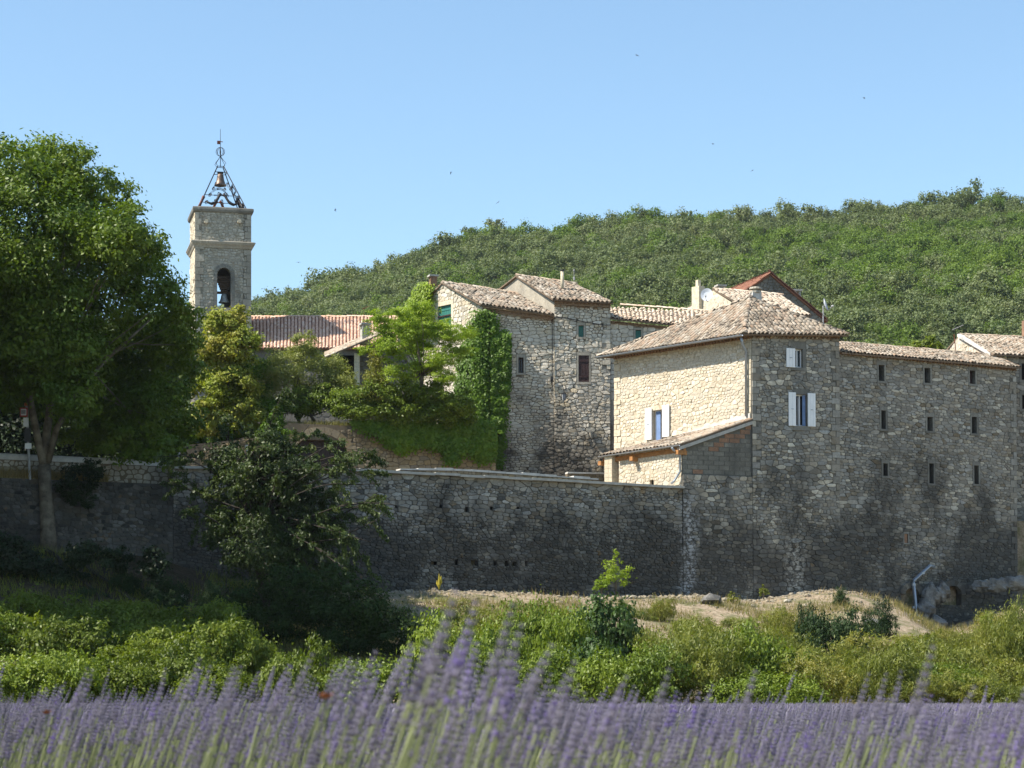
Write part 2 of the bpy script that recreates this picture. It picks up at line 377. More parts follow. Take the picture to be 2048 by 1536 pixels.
# ---------------------------------------------------------------- masonry walls
CAMV = np.array([0, 0, ZC])
class Wall:
    """upright wall from plan point p0 (left, seen from outside) to p1, foot z0, top profile [(u, z)], batter = lean per metre"""
    def __init__(s, p0, p1, z0, top, batter=0.0, zref=None):
        d = np.array([p1[0] - p0[0], p1[1] - p0[1], 0.0]); s.L = float(np.linalg.norm(d)); s.U = d / s.L
        s.N = np.array([s.U[1], -s.U[0], 0.0])
        if not isinstance(top, (list, tuple)): top = [(0, top), (s.L, top)]
        zr = zref if zref is not None else max(z for _, z in top)
        s.V = np.array([0, 0, 1.0]) - s.N * batter
        s.O = V3(p0, z0) + s.N * batter * (zr - z0)
        s.z0 = z0; s.top = [(u, z - z0) for u, z in top]; s.holes = []; s.zones = []
    def at(s, u, v, h=0.0): return s.O + s.U * u + s.V * v + s.N * h
    def uv(s, px, py):
        d = np.array([(px - CX) / F, 1.0, (HZ - py) / F])
        r = np.linalg.solve(np.column_stack([s.U, s.V, -d]), CAMV - s.O)
        return float(r[0]), float(r[1])
    def pxy(s, u, v):
        p = s.at(u, v); return CX + F * p[0] / p[1], HZ - F * (p[2] - ZC) / p[1]
    def toph(s, u): return float(np.interp(u, [a for a, _ in s.top], [b for _, b in s.top]))
    def rect(s, x0, y0, x1, y1):
        xm, ym = (x0 + x1) / 2, (y0 + y1) / 2
        u0, u1 = s.uv(x0, ym)[0], s.uv(x1, ym)[0]; v1, v0 = s.uv(xm, y0)[1], s.uv(xm, y1)[1]
        return u0, v0, u1, v1
    def hole(s, r, depth=0.3, margin=0.0):
        s.holes.append((*r, depth)); u0, v0, u1, v1 = r
        s.zones.append((u0 - margin, v0 - margin, u1 + margin, v1 + margin))
    def core(s, name, mat, parent, thick=0.5):
        b = MB(); us = sorted(set([0.0, s.L] + [u for u, _ in s.top if 0 < u < s.L] + [h[i] for h in s.holes for i in (0, 2)]))
        for a, c in zip(us, us[1:]):
            if c - a < 1e-4: continue
            m = (a + c) / 2
            hs = sorted((h[1], h[3]) for h in s.holes if h[0] - 1e-5 <= a and c <= h[2] + 1e-5)
            v = 0.0
            for lo, hi in hs:
                for k in (0, -thick): b.add([s.at(a, v, k), s.at(c, v, k), s.at(c, lo, k), s.at(a, lo, k)], [(0, 1, 2, 3)])
                v = hi
            for k in (0, -thick): b.add([s.at(a, v, k), s.at(c, v, k), s.at(c, s.toph(c), k), s.at(a, s.toph(a), k)], [(0, 1, 2, 3)])
            b.add([s.at(a, s.toph(a)), s.at(c, s.toph(c)), s.at(c, s.toph(c), -thick), s.at(a, s.toph(a), -thick)], [(0, 1, 2, 3)])
        for u0, v0, u1, v1, d in s.holes:
            if d <= 0: continue
            q = [(u0, v0), (u1, v0), (u1, v1), (u0, v1)]
            for i in range(4):
                (a, c), (e, f) = q[i], q[(i + 1) % 4]
                b.add([s.at(a, c), s.at(a, c, -d), s.at(e, f, -d), s.at(e, f)], [(0, 1, 2, 3)])
        for u in (0.0, s.L):
            b.add([s.at(u, 0), s.at(u, s.toph(u)), s.at(u, s.toph(u), -thick), s.at(u, 0, -thick)], [(0, 1, 2, 3)])
        return b.build(name, mat, parent)

def clip(poly, a, b, c):
    out = []; n = len(poly)
    for i in range(n):
        p, q = poly[i], poly[(i + 1) % n]
        dp, dq = a * p[0] + b * p[1] - c, a * q[0] + b * q[1] - c
        if dp <= 0: out.append(p)
        if (dp < 0 < dq) or (dq < 0 < dp):
            t = dp / (dp - dq); out.append((p[0] + t * (q[0] - p[0]), p[1] + t * (q[1] - p[1])))
    return out
def rubble(w, h_rng, asp, joint=0.015, depth=(0.02, 0.05), v0=0.0, v1=None, u0=0.0, u1=None, jit=0.18, drop=0.07, skip=None, rnd=0.18):
    """irregular coursed stones that fill the wall face; returns [(area, verts, faces, tint, px)]"""
    h_rng = (h_rng[0] * .72, h_rng[1] * .74); asp = (asp[0] * 1.0, asp[1] * 1.12); joint *= .62; jit *= .75; depth = (depth[0] * .8, depth[1] * .8)
    u1 = w.L if u1 is None else u1
    vt = max(z for _, z in w.top) if v1 is None else v1
    seeds = []; v = v0; hm = 0.0; ph_ = R.uniform(0, 6)
    while v < vt:
        h = R.uniform(*h_rng); hm = max(hm, h); u = u0 - R.random() * h
        while u < u1 + 0.05:
            wd = h * R.uniform(*asp)
            su = u + wd / 2 + R.uniform(-.1, .1) * wd; sv = v + h / 2 + R.uniform(-jit, jit) * h + .05 * math.sin(su * 1.7 + v * .9 + ph_) + .03 * math.sin(su * 4.1 - v * 2.0)
            u += wd
            if R.random() < drop: continue
            if su < u0 or su > u1 or sv > min(vt, w.toph(su)) - 0.02: continue
            if any(a < su < c and b < sv < d for a, b, c, d in w.zones): continue
            if skip and skip(*w.pxy(su, sv)): continue
            seeds.append((su, sv, wd, h))
        v += h
    ax = 2.0 / (asp[0] + asp[1]) * 0.95
    cs = hm * 2.0; grid = {}
    for i, q in enumerate(seeds): grid.setdefault((int(q[0] * ax // cs), int(q[1] // cs)), []).append(i)
    out = []
    segs = list(zip(w.top, w.top[1:]))
    for i, (su, sv, wd, h) in enumerate(seeds):
        x, y = su * ax, sv; r = hm * 1.25
        poly = [(x - r, y - r), (x + r, y - r), (x + r, y + r), (x - r, y + r)]
        gx, gy = int(x // cs), int(y // cs)
        nb = [j for a in (-1, 0, 1) for b in (-1, 0, 1) for j in grid.get((gx + a, gy + b), ()) if j != i]
        nb = sorted(((seeds[j][0] * ax - x) ** 2 + (seeds[j][1] - y) ** 2, j) for j in nb)[:18]
        for d2, j in nb:
            if d2 > 4.2 * r * r: break
            qx, qy = seeds[j][0] * ax, seeds[j][1]
            a, b = qx - x, qy - y
            poly = clip(poly, a, b, (qx * qx + qy * qy - x * x - y * y) / 2)
            if not poly: break
        poly = clip(poly, -1, 0, -u0 * ax); poly = clip(poly, 1, 0, u1 * ax) if poly else poly
        poly = clip(poly, 0, -1, -v0) if poly else poly
        if v1 is not None and poly: poly = clip(poly, 0, 1, v1)
        for (a, za), (b, zb) in segs:
            if poly and b > a:
                k = (zb - za) / (b - a); poly = clip(poly, -k / ax, 1, za - k * a - 0.01)
        for (a, b, c, d) in w.zones:
            if not poly: break
            if su <= a: poly = clip(poly, 1, 0, a * ax) if b - h < sv < d + h else poly
            elif su >= c: poly = clip(poly, -1, 0, -c * ax) if b - h < sv < d + h else poly
            elif sv <= b: poly = clip(poly, 0, 1, b)
            else: poly = clip(poly, 0, -1, -d)
        if len(poly) < 3: continue
        pts = np.array([(p[0] / ax, p[1]) for p in poly]); c = pts.mean(0)
        dv = pts - c; ln = np.linalg.norm(dv, axis=1, keepdims=True); pts = c + dv * np.maximum(0.3, 1 - joint / np.maximum(ln, 1e-4))
        nx = np.roll(pts, -1, 0)
        if np.linalg.norm(nx - pts, axis=1).max() < 0.02: continue
        pts = np.stack([pts * (1 - rnd) + nx * rnd, pts * rnd + nx * (1 - rnd)], 1).reshape(-1, 2)
        keep = np.linalg.norm(pts - np.roll(pts, 1, 0), axis=1) > 0.012
        pts = pts[keep]
        m = len(pts)
        if m < 4: continue
        nx = np.roll(pts, -1, 0)
        area = 0.5 * abs(np.sum(pts[:, 0] * nx[:, 1] - pts[:, 1] * nx[:, 0]))
        if area < 0.0025: continue
        hh = R.uniform(*depth) * (R.uniform(1.1, 1.7) if R.random() < .12 else 1); c = pts.mean(0)
        ins = min(0.3, 0.014 / math.sqrt(area))
        topr = c + (pts - c) * (1 - ins)
        hv = hh * (0.75 + 0.35 * rng.random(m)) + (pts @ rng.normal(0, 0.03, 2) - c @ np.zeros(2)) * 0
        tilt = rng.normal(0, 0.06, 2); hv = hv + (pts - c) @ tilt
        W = lambda q, hq: w.O + np.outer(q[:, 0], w.U) + np.outer(q[:, 1], w.V) + np.outer(hq, w.N)
        vs = np.vstack([W(pts, np.full(m, -0.02)), W(topr, hv), W(c[None], np.array([hh * 1.08]))])
        fs = [(k, (k + 1) % m, m + (k + 1) % m, m + k) for k in range(m)] + [(m + k, m + (k + 1) % m, 2 * m) for k in range(m)]
        out.append((area, vs, fs, R.random(), w.pxy(c[0], c[1])))
    return out
def lay_stones(root, stones, mat, name='stone', limit=300, hidden=None):
    """the largest stones in the frame one by one, the rest joined into one part"""
    vis = [k for k, q in enumerate(stones) if -5 < q[4][0] < 2053 and -5 < q[4][1] < 1541 and not (hidden and hidden(*q[4]))]
    vis = set(sorted(vis, key=lambda k: -stones[k][0])[:limit])
    V, Fc, T = [], [], []; b = 0
    for k, (a, vs, fs, t, _) in enumerate(stones):
        if k in vis: mk(name, vs, fs, mat, root, vs.mean(0), [t] * len(vs))
        else:
            V.append(vs); Fc += [tuple(i + b for i in f) for f in fs]; T += [t] * len(vs); b += len(vs)
    if V: info(mk('stone_facing' if name == 'stone' else name + '_facing', np.vstack(V), Fc, mat, root, None, T), kind='stuff')
def quoins(w, u, v0, v1, side, root, mat, sizes=(0.2, 0.34), wd=(0.2, 0.4), px_ok=None):
    """corner stones up one end of a wall"""
    v = v0; k = 0
    while v < v1 - 0.1:
        h = min(R.uniform(*sizes), v1 - v); L = wd[k % 2] * R.uniform(.85, 1.1); k += 1
        a, b = (u, u + L) if side > 0 else (u - L, u)
        MB().box(w.at((a + b) / 2, v + h / 2, 0.0), w.U * ((b - a) / 2 - 0.008), w.V * (h / 2 - 0.01), w.N * R.uniform(0.03, 0.05), R.random()).build('quoin', mat, root)
        w.zones.append((a, v, b, v + h)); v += h

# ---------------------------------------------------------------- tiled roofs
def tile_verts(L=0.44, r0=0.105, r1=0.08, n=6):
    vs = []
    for y, r in ((0, r0), (L, r1)):
        for i in range(n + 1):
            w = PI * i / n; vs.append((r * math.cos(w), y, r * math.sin(w) * 0.85))
    fs = [(i, i + 1, n + 2 + i, n + 1 + i) for i in range(n)]
    b = len(vs); k = 0.8
    vs += [(r0 * k * math.cos(PI * i / n), 0.0, r0 * k * math.sin(PI * i / n) * 0.85) for i in range(n + 1)]
    vs += [(r0 * k * math.cos(PI * i / n), 0.12, r0 * k * math.sin(PI * i / n) * 0.85) for i in range(n + 1)]
    fs += [(i + 1, i, b + i, b + i + 1) for i in range(n)] + [(b + i + 1, b + i, b + n + 1 + i, b + n + 2 + i) for i in range(n)]
    return np.array(vs), fs
TV, TF = tile_verts()
tile_me = {}
def frame(x, y, z, o):
    m = np.eye(4); m[:3, 0], m[:3, 1], m[:3, 2], m[:3, 3] = x, y, z, o; return m
class Roof:
    def __init__(s, root, mat, bed, jit=1.0, scale=.86): s.root, s.mat, s.bed, s.jit, s.k, s.T = root, mat, bed, jit, scale, []
    def column(s, a, b, e):
        g = nrm(b - a); n = nrm(np.cross(e, g)); e2 = np.cross(g, n); L = np.linalg.norm(b - a); t = 0.0
        st = 0.34 * s.k; w = 0
        while t < L - 0.12:
            j = s.jit
            y = nrm(g + e2 * R.gauss(0, .03) * j); z = nrm(n + g * (-0.06) + e2 * R.gauss(0, .03) * j)
            x = np.cross(y, z)
            o = a + g * (t + R.gauss(0, .015) * j) + e2 * R.gauss(0, .012) * j + n * (0.012 + R.gauss(0, .008) * j)
            s.T.append(frame(x * s.k, y * s.k, np.cross(x, y) * s.k, o)); t += st
    def slab(s, pts, thick=0.07, drop=0.0):
        n = nrm(np.cross(pts[1] - pts[0], pts[-1] - pts[0]))
        if n[2] < 0: n = -n
        MB().prism([p - n * drop for p in pts], -n * thick, R.random()).build('roof_deck', s.bed, s.root)
    def quad(s, e0, e1, t1, t0, sp=0.235, slab=True):
        sp *= s.k; e0, e1, t1, t0 = (np.asarray(p, float) for p in (e0, e1, t1, t0))
        nc = max(1, int(np.linalg.norm(e1 - e0) / sp)); e = nrm(e1 - e0)
        for i in range(nc):
            f = (i + .5) / nc; s.column(e0 + (e1 - e0) * f, t0 + (t1 - t0) * f, e)
        if slab: s.slab([e0, e1, t1, t0])
    def poly(s, pts, e0, e1, sp=0.235, slab=True):
        sp *= s.k; pts = [np.asarray(p, float) for p in pts]; e0, e1 = np.asarray(e0, float), np.asarray(e1, float)
        e = nrm(e1 - e0); c = sum(pts) / len(pts); up = c - e0; g = nrm(up - e * (up @ e))
        q = [((p - e0) @ e, (p - e0) @ g) for p in pts]; s0, s1 = min(a for a, _ in q), max(a for a, _ in q)
        nc = max(1, int((s1 - s0) / sp))
        for i in range(nc):
            x = s0 + (s1 - s0) * (i + .5) / nc; ys = []
            for (a, b), (c_, d) in zip(q, q[1:] + q[:1]):
                if (a - x) * (c_ - x) < 0: ys.append(b + (d - b) * (x - a) / (c_ - a))
            if len(ys) >= 2 and max(ys) - min(ys) > .12: s.column(e0 + e * x + g * min(ys), e0 + e * x + g * max(ys), e)
        if slab: s.slab(pts)
    def ridge(s, a, b, lift=0.03, name='ridge_tile'):
        a, b = np.asarray(a, float), np.asarray(b, float); g = nrm(b - a); x = nrm(np.cross(g, (0, 0, 1))); z = np.cross(x, g)
        L = np.linalg.norm(b - a); t = 0
        me = tile_me.setdefault(('r', s.mat.name), None)
        if me is None:
            me = mesh_of('ridge_tile', TV * (1.25, 1.0, 1.2), TF, None, True); me.materials.append(s.mat); tile_me[('r', s.mat.name)] = me
        while t < L - .1:
            m = frame(x * s.k, nrm(g + z * R.gauss(0, .02)) * s.k, z * s.k, a + g * t + z * (lift + R.gauss(0, .01)))
            o = put(name, me, s.root, m[:3, 3]); lm = m.copy(); lm[:3, 3] = m[:3, 3] - WL[s.root.name]
            o.matrix_local = Matrix(lm.tolist()); t += .36 * s.k
    def finish(s, limit=300):
        me = tile_me.get(s.mat.name)
        if me is None:
            me = mesh_of('tile', TV, TF, None, True); me.materials.append(s.mat); tile_me[s.mat.name] = me
        def onscreen(m): return -10 < CX + F * m[0, 3] / m[1, 3] < 2058
        order = sorted(range(len(s.T)), key=lambda i: (not onscreen(s.T[i]), s.T[i][1, 3])); base = WL[s.root.name]
        for i in order[:limit]:
            m = s.T[i]; o = put('tile', me, s.root, m[:3, 3]); lm = m.copy(); lm[:3, 3] -= base; o.matrix_local = Matrix(lm.tolist())
        rest = order[limit:]
        if rest:
            h = np.c_[TV, np.ones(len(TV))]; V = np.vstack([(h @ s.T[i].T)[:, :3] for i in rest])
            Fc = [tuple(j + k * len(TV) for j in f) for k in range(len(rest)) for f in TF]
            t = np.repeat(rng.random(len(rest)), len(TV))
            info(mk('tile_field', V, Fc, s.mat, s.root, None, t, True), kind='stuff')
def genoise(root, a, b, N, rows=2, mat=None):
    """cornice of half-round tile ends under an eave from a to b (top line), outward N"""
    a, b, N = (np.asarray(p, float) for p in (a, b, N)); g = nrm(b - a); L = np.linalg.norm(b - a); m = MB(); z = np.array([0, 0, 1.0])
    for r in range(rows):
        out = 0.13 * (rows - r); h0 = -0.02 - 0.15 * r
        m.box((a + b) / 2 + N * (out / 2 - 0.1) + z * (h0 - 0.02), g * L / 2, N * (out / 2 + 0.1), z * 0.02, R.random())
        n = int(L / .2)
        for i in range(n):
            c = a + g * (i + .5) * L / n + z * (h0 - 0.14); o = c + N * (out - 0.02); q = c - N * 0.1; w = L / n * .42
            ring = [(math.cos(PI * j / 4) * w, math.sin(PI * j / 4) * 0.095) for j in range(5)]
            vs = [o + g * x + z * y for x, y in ring] + [q + g * x + z * y for x, y in ring]
            m.add(vs, [(j, j + 1, j + 6, j + 5) for j in range(4)], R.random())
        m.box((a + b) / 2 + N * (out - 0.16) + z * (h0 - 0.09), g * L / 2, N * 0.06, z * 0.05, 0.1)
    return m.build('tile_cornice', mat or M['genoise'], root)

# ---------------------------------------------------------------- windows
def panel(w, r, h, th, mat, name, parent):
    u0, v0, u1, v1 = r
    return MB().box(w.at((u0 + u1) / 2, (v0 + v1) / 2, h), w.U * (u1 - u0) / 2, w.V * (v1 - v0) / 2, w.N * th / 2, R.random()).build(name, mat, parent)
def surround(w, r, parent, mat, jw=0.14, lh=0.2, sh=0.12, proud=0.03, lintel=True, sill=True):
    u0, v0, u1, v1 = r
    for a, b in ((u0 - jw, u0 - .004), (u1 + .004, u1 + jw)): panel(w, (a, v0, b, v1), proud - .1, .2, mat, 'jamb', parent)
    if lintel: panel(w, (u0 - jw, v1 + .004, u1 + jw, v1 + lh), proud - .1, .2, mat, 'lintel', parent)
    if sill: panel(w, (u0 - jw * 1.1, v0 - sh, u1 + jw * 1.1, v0 - .004), proud - .07, .2, mat, 'sill', parent)
    w.zones.append((u0 - jw, v0 - (sh if sill else 0), u1 + jw, v1 + (lh if lintel else 0)))
def window(w, box, root, kind='dark', depth=0.28, sur='dressed', jw=0.13, lh=0.2, sh=0.12, **kw):
    """window let into wall w at pixel box; parts: window (> jamb, lintel, sill, bars)"""
    r = w.rect(*box); w.hole(r, depth + .3)
    pm = {'dark': M['dark'], 'glass': M['glass'], 'green': M['shutter_green'], 'brown': M['shutter_brown'], 'curtain': M['curtain'], 'white': M['glass']}[kind]
    o = panel(w, r, -depth, 0.04, pm, 'window', root)
    u0, v0, u1, v1 = r
    if sur: surround(w, r, o, M[sur], jw, lh, sh, **kw)
    if kind in ('green', 'brown'):                                 # boarded leaves: battens stand proud
        n = max(2, int((u1 - u0) / .14))
        for i in range(n):
            a = u0 + (u1 - u0) * i / n; b = u0 + (u1 - u0) * (i + 1) / n
            panel(w, (a + .006, v0 + .01, b - .006, v1 - .01), -depth + .035, .03, pm, 'board', o)
        for f in (.2, .8): panel(w, (u0 + .01, v0 + (v1 - v0) * f - .04, u1 - .01, v0 + (v1 - v0) * f + .04), -depth + .06, .02, pm, 'batten', o)
    if kind in ('white', 'glass'):
        t = .05; fm = M['white'] if kind == 'white' else M['wood']
        for q in ((u0, v0, u0 + t, v1), (u1 - t, v0, u1, v1), (u0 + t, v0, u1 - t, v0 + t), (u0 + t, v1 - t, u1 - t, v1)):
            panel(w, q, -depth + .045, .05, fm, 'frame', o)
        m_ = (u0 + u1) / 2; panel(w, (m_ - t / 2, v0 + t, m_ + t / 2, v1 - t), -depth + .045, .05, fm, 'mullion', o)
    return o
def shutter(w, box, root, mat, h=0.06, turn=0.0):
    """open shutter leaf against the wall: boards, battens and a hook"""
    u0, v0, u1, v1 = w.rect(*box)
    o = panel(w, (u0, v0, u1, v1), h + .02, 0.03, mat, 'shutter', root)
    n = max(2, int((u1 - u0) / .12))
    for i in range(n):
        a = u0 + (u1 - u0) * i / n; b = u0 + (u1 - u0) * (i + 1) / n
        panel(w, (a + .005, v0 + .005, b - .005, v1 - .005), h + .043, .016, mat, 'board', o)
    panel(w, ((u0 + u1) / 2 - .06, (v0 + v1) / 2 - .012, (u0 + u1) / 2 + .06, (v0 + v1) / 2 + .012), h + .06, .02, M['zinc'], 'latch', o)
    w.zones.append((u0, v0, u1, v1)) if False else None
    return o
# ---------------------------------------------------------------- plan of the village
C0 = (X(1503, 100), 100.0)                       # near corner of the big house
CR = along(C0, 20, 1678)                         # its right end
CL = along(C0, 200, 1364)                        # left end of the blockwork under the porch roof
LF = (X(1229, 106.2), 106.2)                     # far end of its sunlit side
WR = along(CR, 33, 2031)                         # right end of the long wing
RM = along(CL, 205, 345)                         # where the rampart meets the road parapet
RL = along(CL, 205, -260)
A2 = lambda p: np.array([p[0], p[1]])
def off(p, *vs): return (p[0] + sum(v[0] for v in vs), p[1] + sum(v[1] for v in vs))

# ---- big house
H = thing('stone_house', 'tall stone house with hipped tile roof, sunlit cream side wall and white shutters', 'house', V3(C0, 4.0))
EV = Z(668, 100)
wl = Wall(LF, C0, 9.0, EV)                       # sunlit side
wf = Wall(C0, CR, 3.6, [(0, EV), (math.dist(C0, CR), Z(671, CR[1]))], batter=0.012)
wb = Wall(CL, C0, 3.6, Z(951, 99.5), batter=0.012, zref=EV)
wk = Wall(CL, C0, Z(951, 99.5), [(0, Z(899, CL[1])), (math.dist(CL, C0), Z(843, 100))])
# openings
win = window(wl, (1306, 820, 1328, 884), H, 'white', 0.22, 'dressed_warm', .1, .22, sill=False)
shutter(wl, (1293, 817, 1306, 880), H, M['white']); shutter(wl, (1327.5, 810, 1341, 874), H, M['white'])
r = wl.rect(1308, 822, 1327, 880)
panel(wl, (r[0] + .03, r[1], r[0] + .3, r[3]), -.12, .02, M['blue'], 'blue_casement', H)
panel(wl, (r[0] + .45, r[1], r[2] - .1, r[3] - .05), -.17, .01, M['curtain'], 'curtain', H)
window(wf, (1588, 698, 1605, 735), H, 'white', 0.2, 'dressed_dark', .16, .32, .14)
shutter(wf, (1571, 697, 1588.5, 735), H, M['white'])
window(wf, (1590, 789, 1614, 852), H, 'white', 0.22, 'dressed_dark', .1, .24, .2)
shutter(wf, (1575.5, 785, 1590, 852), H, M['white']); shutter(wf, (1614, 787, 1629, 853.5), H, M['white'])
r = wf.rect(1592, 790, 1612, 851)
panel(wf, (r[2] - .14, r[1], r[2], r[3]), -.08, .03, M['blue'], 'blue_casement', H)
panel(wf, (r[0] + .14, r[1], r[0] + .22, r[3] - .1), -.13, .02, M['curtain'], 'curtain', H)
# relieving arch of two leaning slabs over the lower window
for sx_, px in ((1, 1592), (-1, 1606)):
    u, v = wf.uv(px, 770); g = nrm(wf.U * .8 + wf.V * .6 * sx_); q = np.cross(wf.N, g)
    MB().box(wf.at(u, v, .02), g * .2, q * .05, wf.N * .05, .4).build('arch_stone', M['dressed_dark'], H)
for w, z0 in ((wf, 3.6),): pass
quoins(wl, wl.L, Z(838, 100) - wl.z0, wl.top[0][1] - .3, -1, H, M['dressed_warm'])
quoins(wl, 0.0, 3.2, wl.top[0][1] - .3, 1, H, M['dressed_warm'])
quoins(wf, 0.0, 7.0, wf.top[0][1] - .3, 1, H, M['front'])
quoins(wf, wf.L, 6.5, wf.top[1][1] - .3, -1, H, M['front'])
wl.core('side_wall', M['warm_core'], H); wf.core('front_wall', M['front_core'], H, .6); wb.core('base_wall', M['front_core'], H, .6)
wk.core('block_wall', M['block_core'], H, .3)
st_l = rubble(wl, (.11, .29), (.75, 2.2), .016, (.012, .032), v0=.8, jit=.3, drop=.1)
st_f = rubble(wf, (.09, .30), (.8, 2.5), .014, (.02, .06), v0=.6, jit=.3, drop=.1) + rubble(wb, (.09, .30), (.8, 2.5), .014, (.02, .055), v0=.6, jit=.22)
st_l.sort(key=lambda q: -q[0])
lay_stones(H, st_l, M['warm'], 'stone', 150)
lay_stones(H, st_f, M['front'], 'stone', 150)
# blockwork: regular courses, red bricks under the top of the rake
v = .03
while v < 2.4:
    u = -.25 if int(v / .2) % 2 else 0.0
    while u < wk.L - .05:
        a, b = max(.02, u), min(wk.L - .02, u + .48)
        if b - a > .1 and v + .19 < min(wk.toph(a), wk.toph(b)) - .02:
            red = (wk.toph(b) - v < .75 and b > wk.L * .5) or R.random() < .015
            MB().box(wk.at((a + b) / 2, v + .095, .0), wk.U * ((b - a) / 2 - .006), wk.V * .089, wk.N * R.uniform(.012, .02), R.random()).build('brick' if red else 'block', M['brick' if red else 'block'], H)
        u += .5
    v += .2
# roof: hipped
n1, n2 = A2(wl.N), A2(wf.N)
oc = np.linalg.solve(np.array([n1, n2]), np.array([.62, .34]))
ZE = EV - .08
eC = V3(off(C0, oc), ZE)
eR = V3(off(CR, n2 * .34, A2(wf.U) * .3), Z(668, CR[1]) - .08)
eL = V3(off(LF, n1 * .62, -A2(wl.U) * .5), ZE + .02)
BR = off(CR, (LF[0] - C0[0], LF[1] - C0[1])); eB = V3(off(BR, -n2 * .3, -n1 * .3), ZE + .1)
PK = P(1499, 597, 103.3)
roof = Roof(H, M['tile_old'], M['tile_bed'])
roof.poly([eC, eR, PK], eC, eR); roof.poly([eL, eC, PK], eL, eC); roof.poly([eR, eB, PK], eR, eB); roof.poly([eB, eL, PK], eB, eL)
for q in (eC, eR, eL): roof.ridge(q, PK)
# cornice and gutter
genoise(H, V3(C0, EV + .12), V3(CR, Z(671, CR[1]) + .12), wf.N, 2)
genoise(H, V3(LF, EV + .12), V3(C0, EV + .12), wl.N, 2)
def gutter(root, a, b, N, r=.075):
    g = nrm(b - a); z = np.array([0, 0, 1.0]); N = nrm(N); m = MB(); k = 7
    sec = [(N * math.cos(PI + PI * i / (k - 1)) + z * math.sin(PI + PI * i / (k - 1))) for i in range(k)]
    out = [a + q * r for q in sec] + [a + q * (r - .012) for q in reversed(sec)]
    m.prism(out, b - a); n = max(2, int(np.linalg.norm(b - a) / .9))
    for i in range(n + 1):
        c = a + (b - a) * i / n
        m.tube([c + N * (r + .006), c - z * (r + .006), c - N * (r + .1)], .008, 4)
    return m.build('gutter', M['zinc'], root)
gutter(H, eL + V3(n1 * .05, -.02), eC + V3(n1 * .05 - A2(wl.U) * .05, -.02), wl.N)
dp = lambda u, z, h: wl.O + wl.U * u + wl.N * h + np.array([0, 0, z - wl.O[2]])
MB().tube([dp(wl.L - .12, EV - .2, .52), dp(wl.L - .16, EV - .45, .42), dp(wl.L - .2, EV - .75, .13), dp(wl.L - .2, Z(832, 100), .13)], .055, 8).build('downpipe', M['zinc'], H, smooth=True)

# porch: low wall, pillar and single pitch roof over it
gd = nrm(np.array([LF[0] - C0[0], LF[1] - C0[1]]))
gang = math.degrees(math.atan2(gd[1], gd[0]))
PE = along(CL, gang, 1240); PF = along(CL, gang, 1207)
wp = Wall(PE, CL, 8.8, [(0, Z(905, PE[1])), (math.dist(PE, CL), Z(893, CL[1]))])
window(wp, (1300, 960, 1307.5, 972), H, 'dark', .15, None)
wp.core('porch_wall', M['warm_core'], H, .3)
lay_stones(H, rubble(wp, (.13, .3), (.7, 1.7), .016, (.012, .03), v0=.3, jit=.3, drop=.1), M['warm'], 'stone', 60)
e2 = V3(off(CL, A2(wp.N) * .26, -gd * .12), Z(890, CL[1])); e1 = V3(off(PF, A2(wp.N) * .26), Z(913, PF[1]))
t2 = V3(off(C0, A2(wk.N) * .12), Z(838, 100)); t1 = V3(off(LF, A2(wl.U) * .02), Z(903, LF[1]))
proof = Roof(H, M['tile_old'], M['tile_bed']); proof.quad(e1, e2, t2, t1)
gutter(H, e1 + V3(A2(wp.N) * .04, -.02), e2 + V3(A2(wp.N) * .04, -.02), wp.N, .06)
MB().prism([e2 + (0, 0, -.09), t2 + (0, 0, -.09), t2 + (0, 0, -.24), e2 + (0, 0, -.24)], V3(-A2(wk.N) * .3, 0)).build('verge_render', M['cement'], H)
for k, (a, b, rr) in enumerate(((e1 + V3(-A2(wp.N) * .3, -.2), e2 + V3(-A2(wp.N) * .3, -.2), .08),)):
    MB().box((a + b) / 2, (b - a) / 2, wp.N * .08, (0, 0, .1)).build('porch_beam', M['timber'], H)
for f in (.02, .42, .98):
    c = e1 + (e2 - e1) * f + V3(-A2(wp.N) * .18, -.33)
    MB().box(c, wp.N * .28, wp.U * .09, (0, 0, .09)).build('rafter_end', M['timber'], H)
# lime flashing where the porch roof meets the side wall
f0, f1 = wl.uv(1505, 833)[0], wl.uv(1362, 872)[0]
MB().prism([wl.at(f1, wl.uv(1362, 874)[1], .0), wl.at(wl.L - .02, wl.uv(1503, 838)[1], .0), wl.at(wl.L - .02, wl.uv(1503, 826)[1], .0), wl.at(f1, wl.uv(1362, 868)[1], .0)], wl.N * .09).build('flashing', M['white_wash'], H)
# porch pillar of squared white blocks
PP = along(CL, gang, 1224); k = 0; z = 8.9
pc = off(PP, A2(wp.N) * .02)
while z < Z(918, PP[1]):
    for s_ in (-1, 1):
        w_ = .13 if (k % 2) == (s_ > 0) else .09; c_ = V3(off(pc, A2(wp.U) * (s_ * .12 - .0)), z + .1)
        MB().box(c_, wp.U * .113, wp.N * (.22 + .006 * (k % 2)), (0, 0, .096), R.random()).build('pillar_block', M['dressed_warm'], H)
    z += .2; k += 1
MB().box(V3(off(PP, A2(wp.U) * -.05), Z(921, PP[1])), wp.U * .28, wp.N * .12, (0, 0, .12)).build('pillar_beam', M['timber'], H)
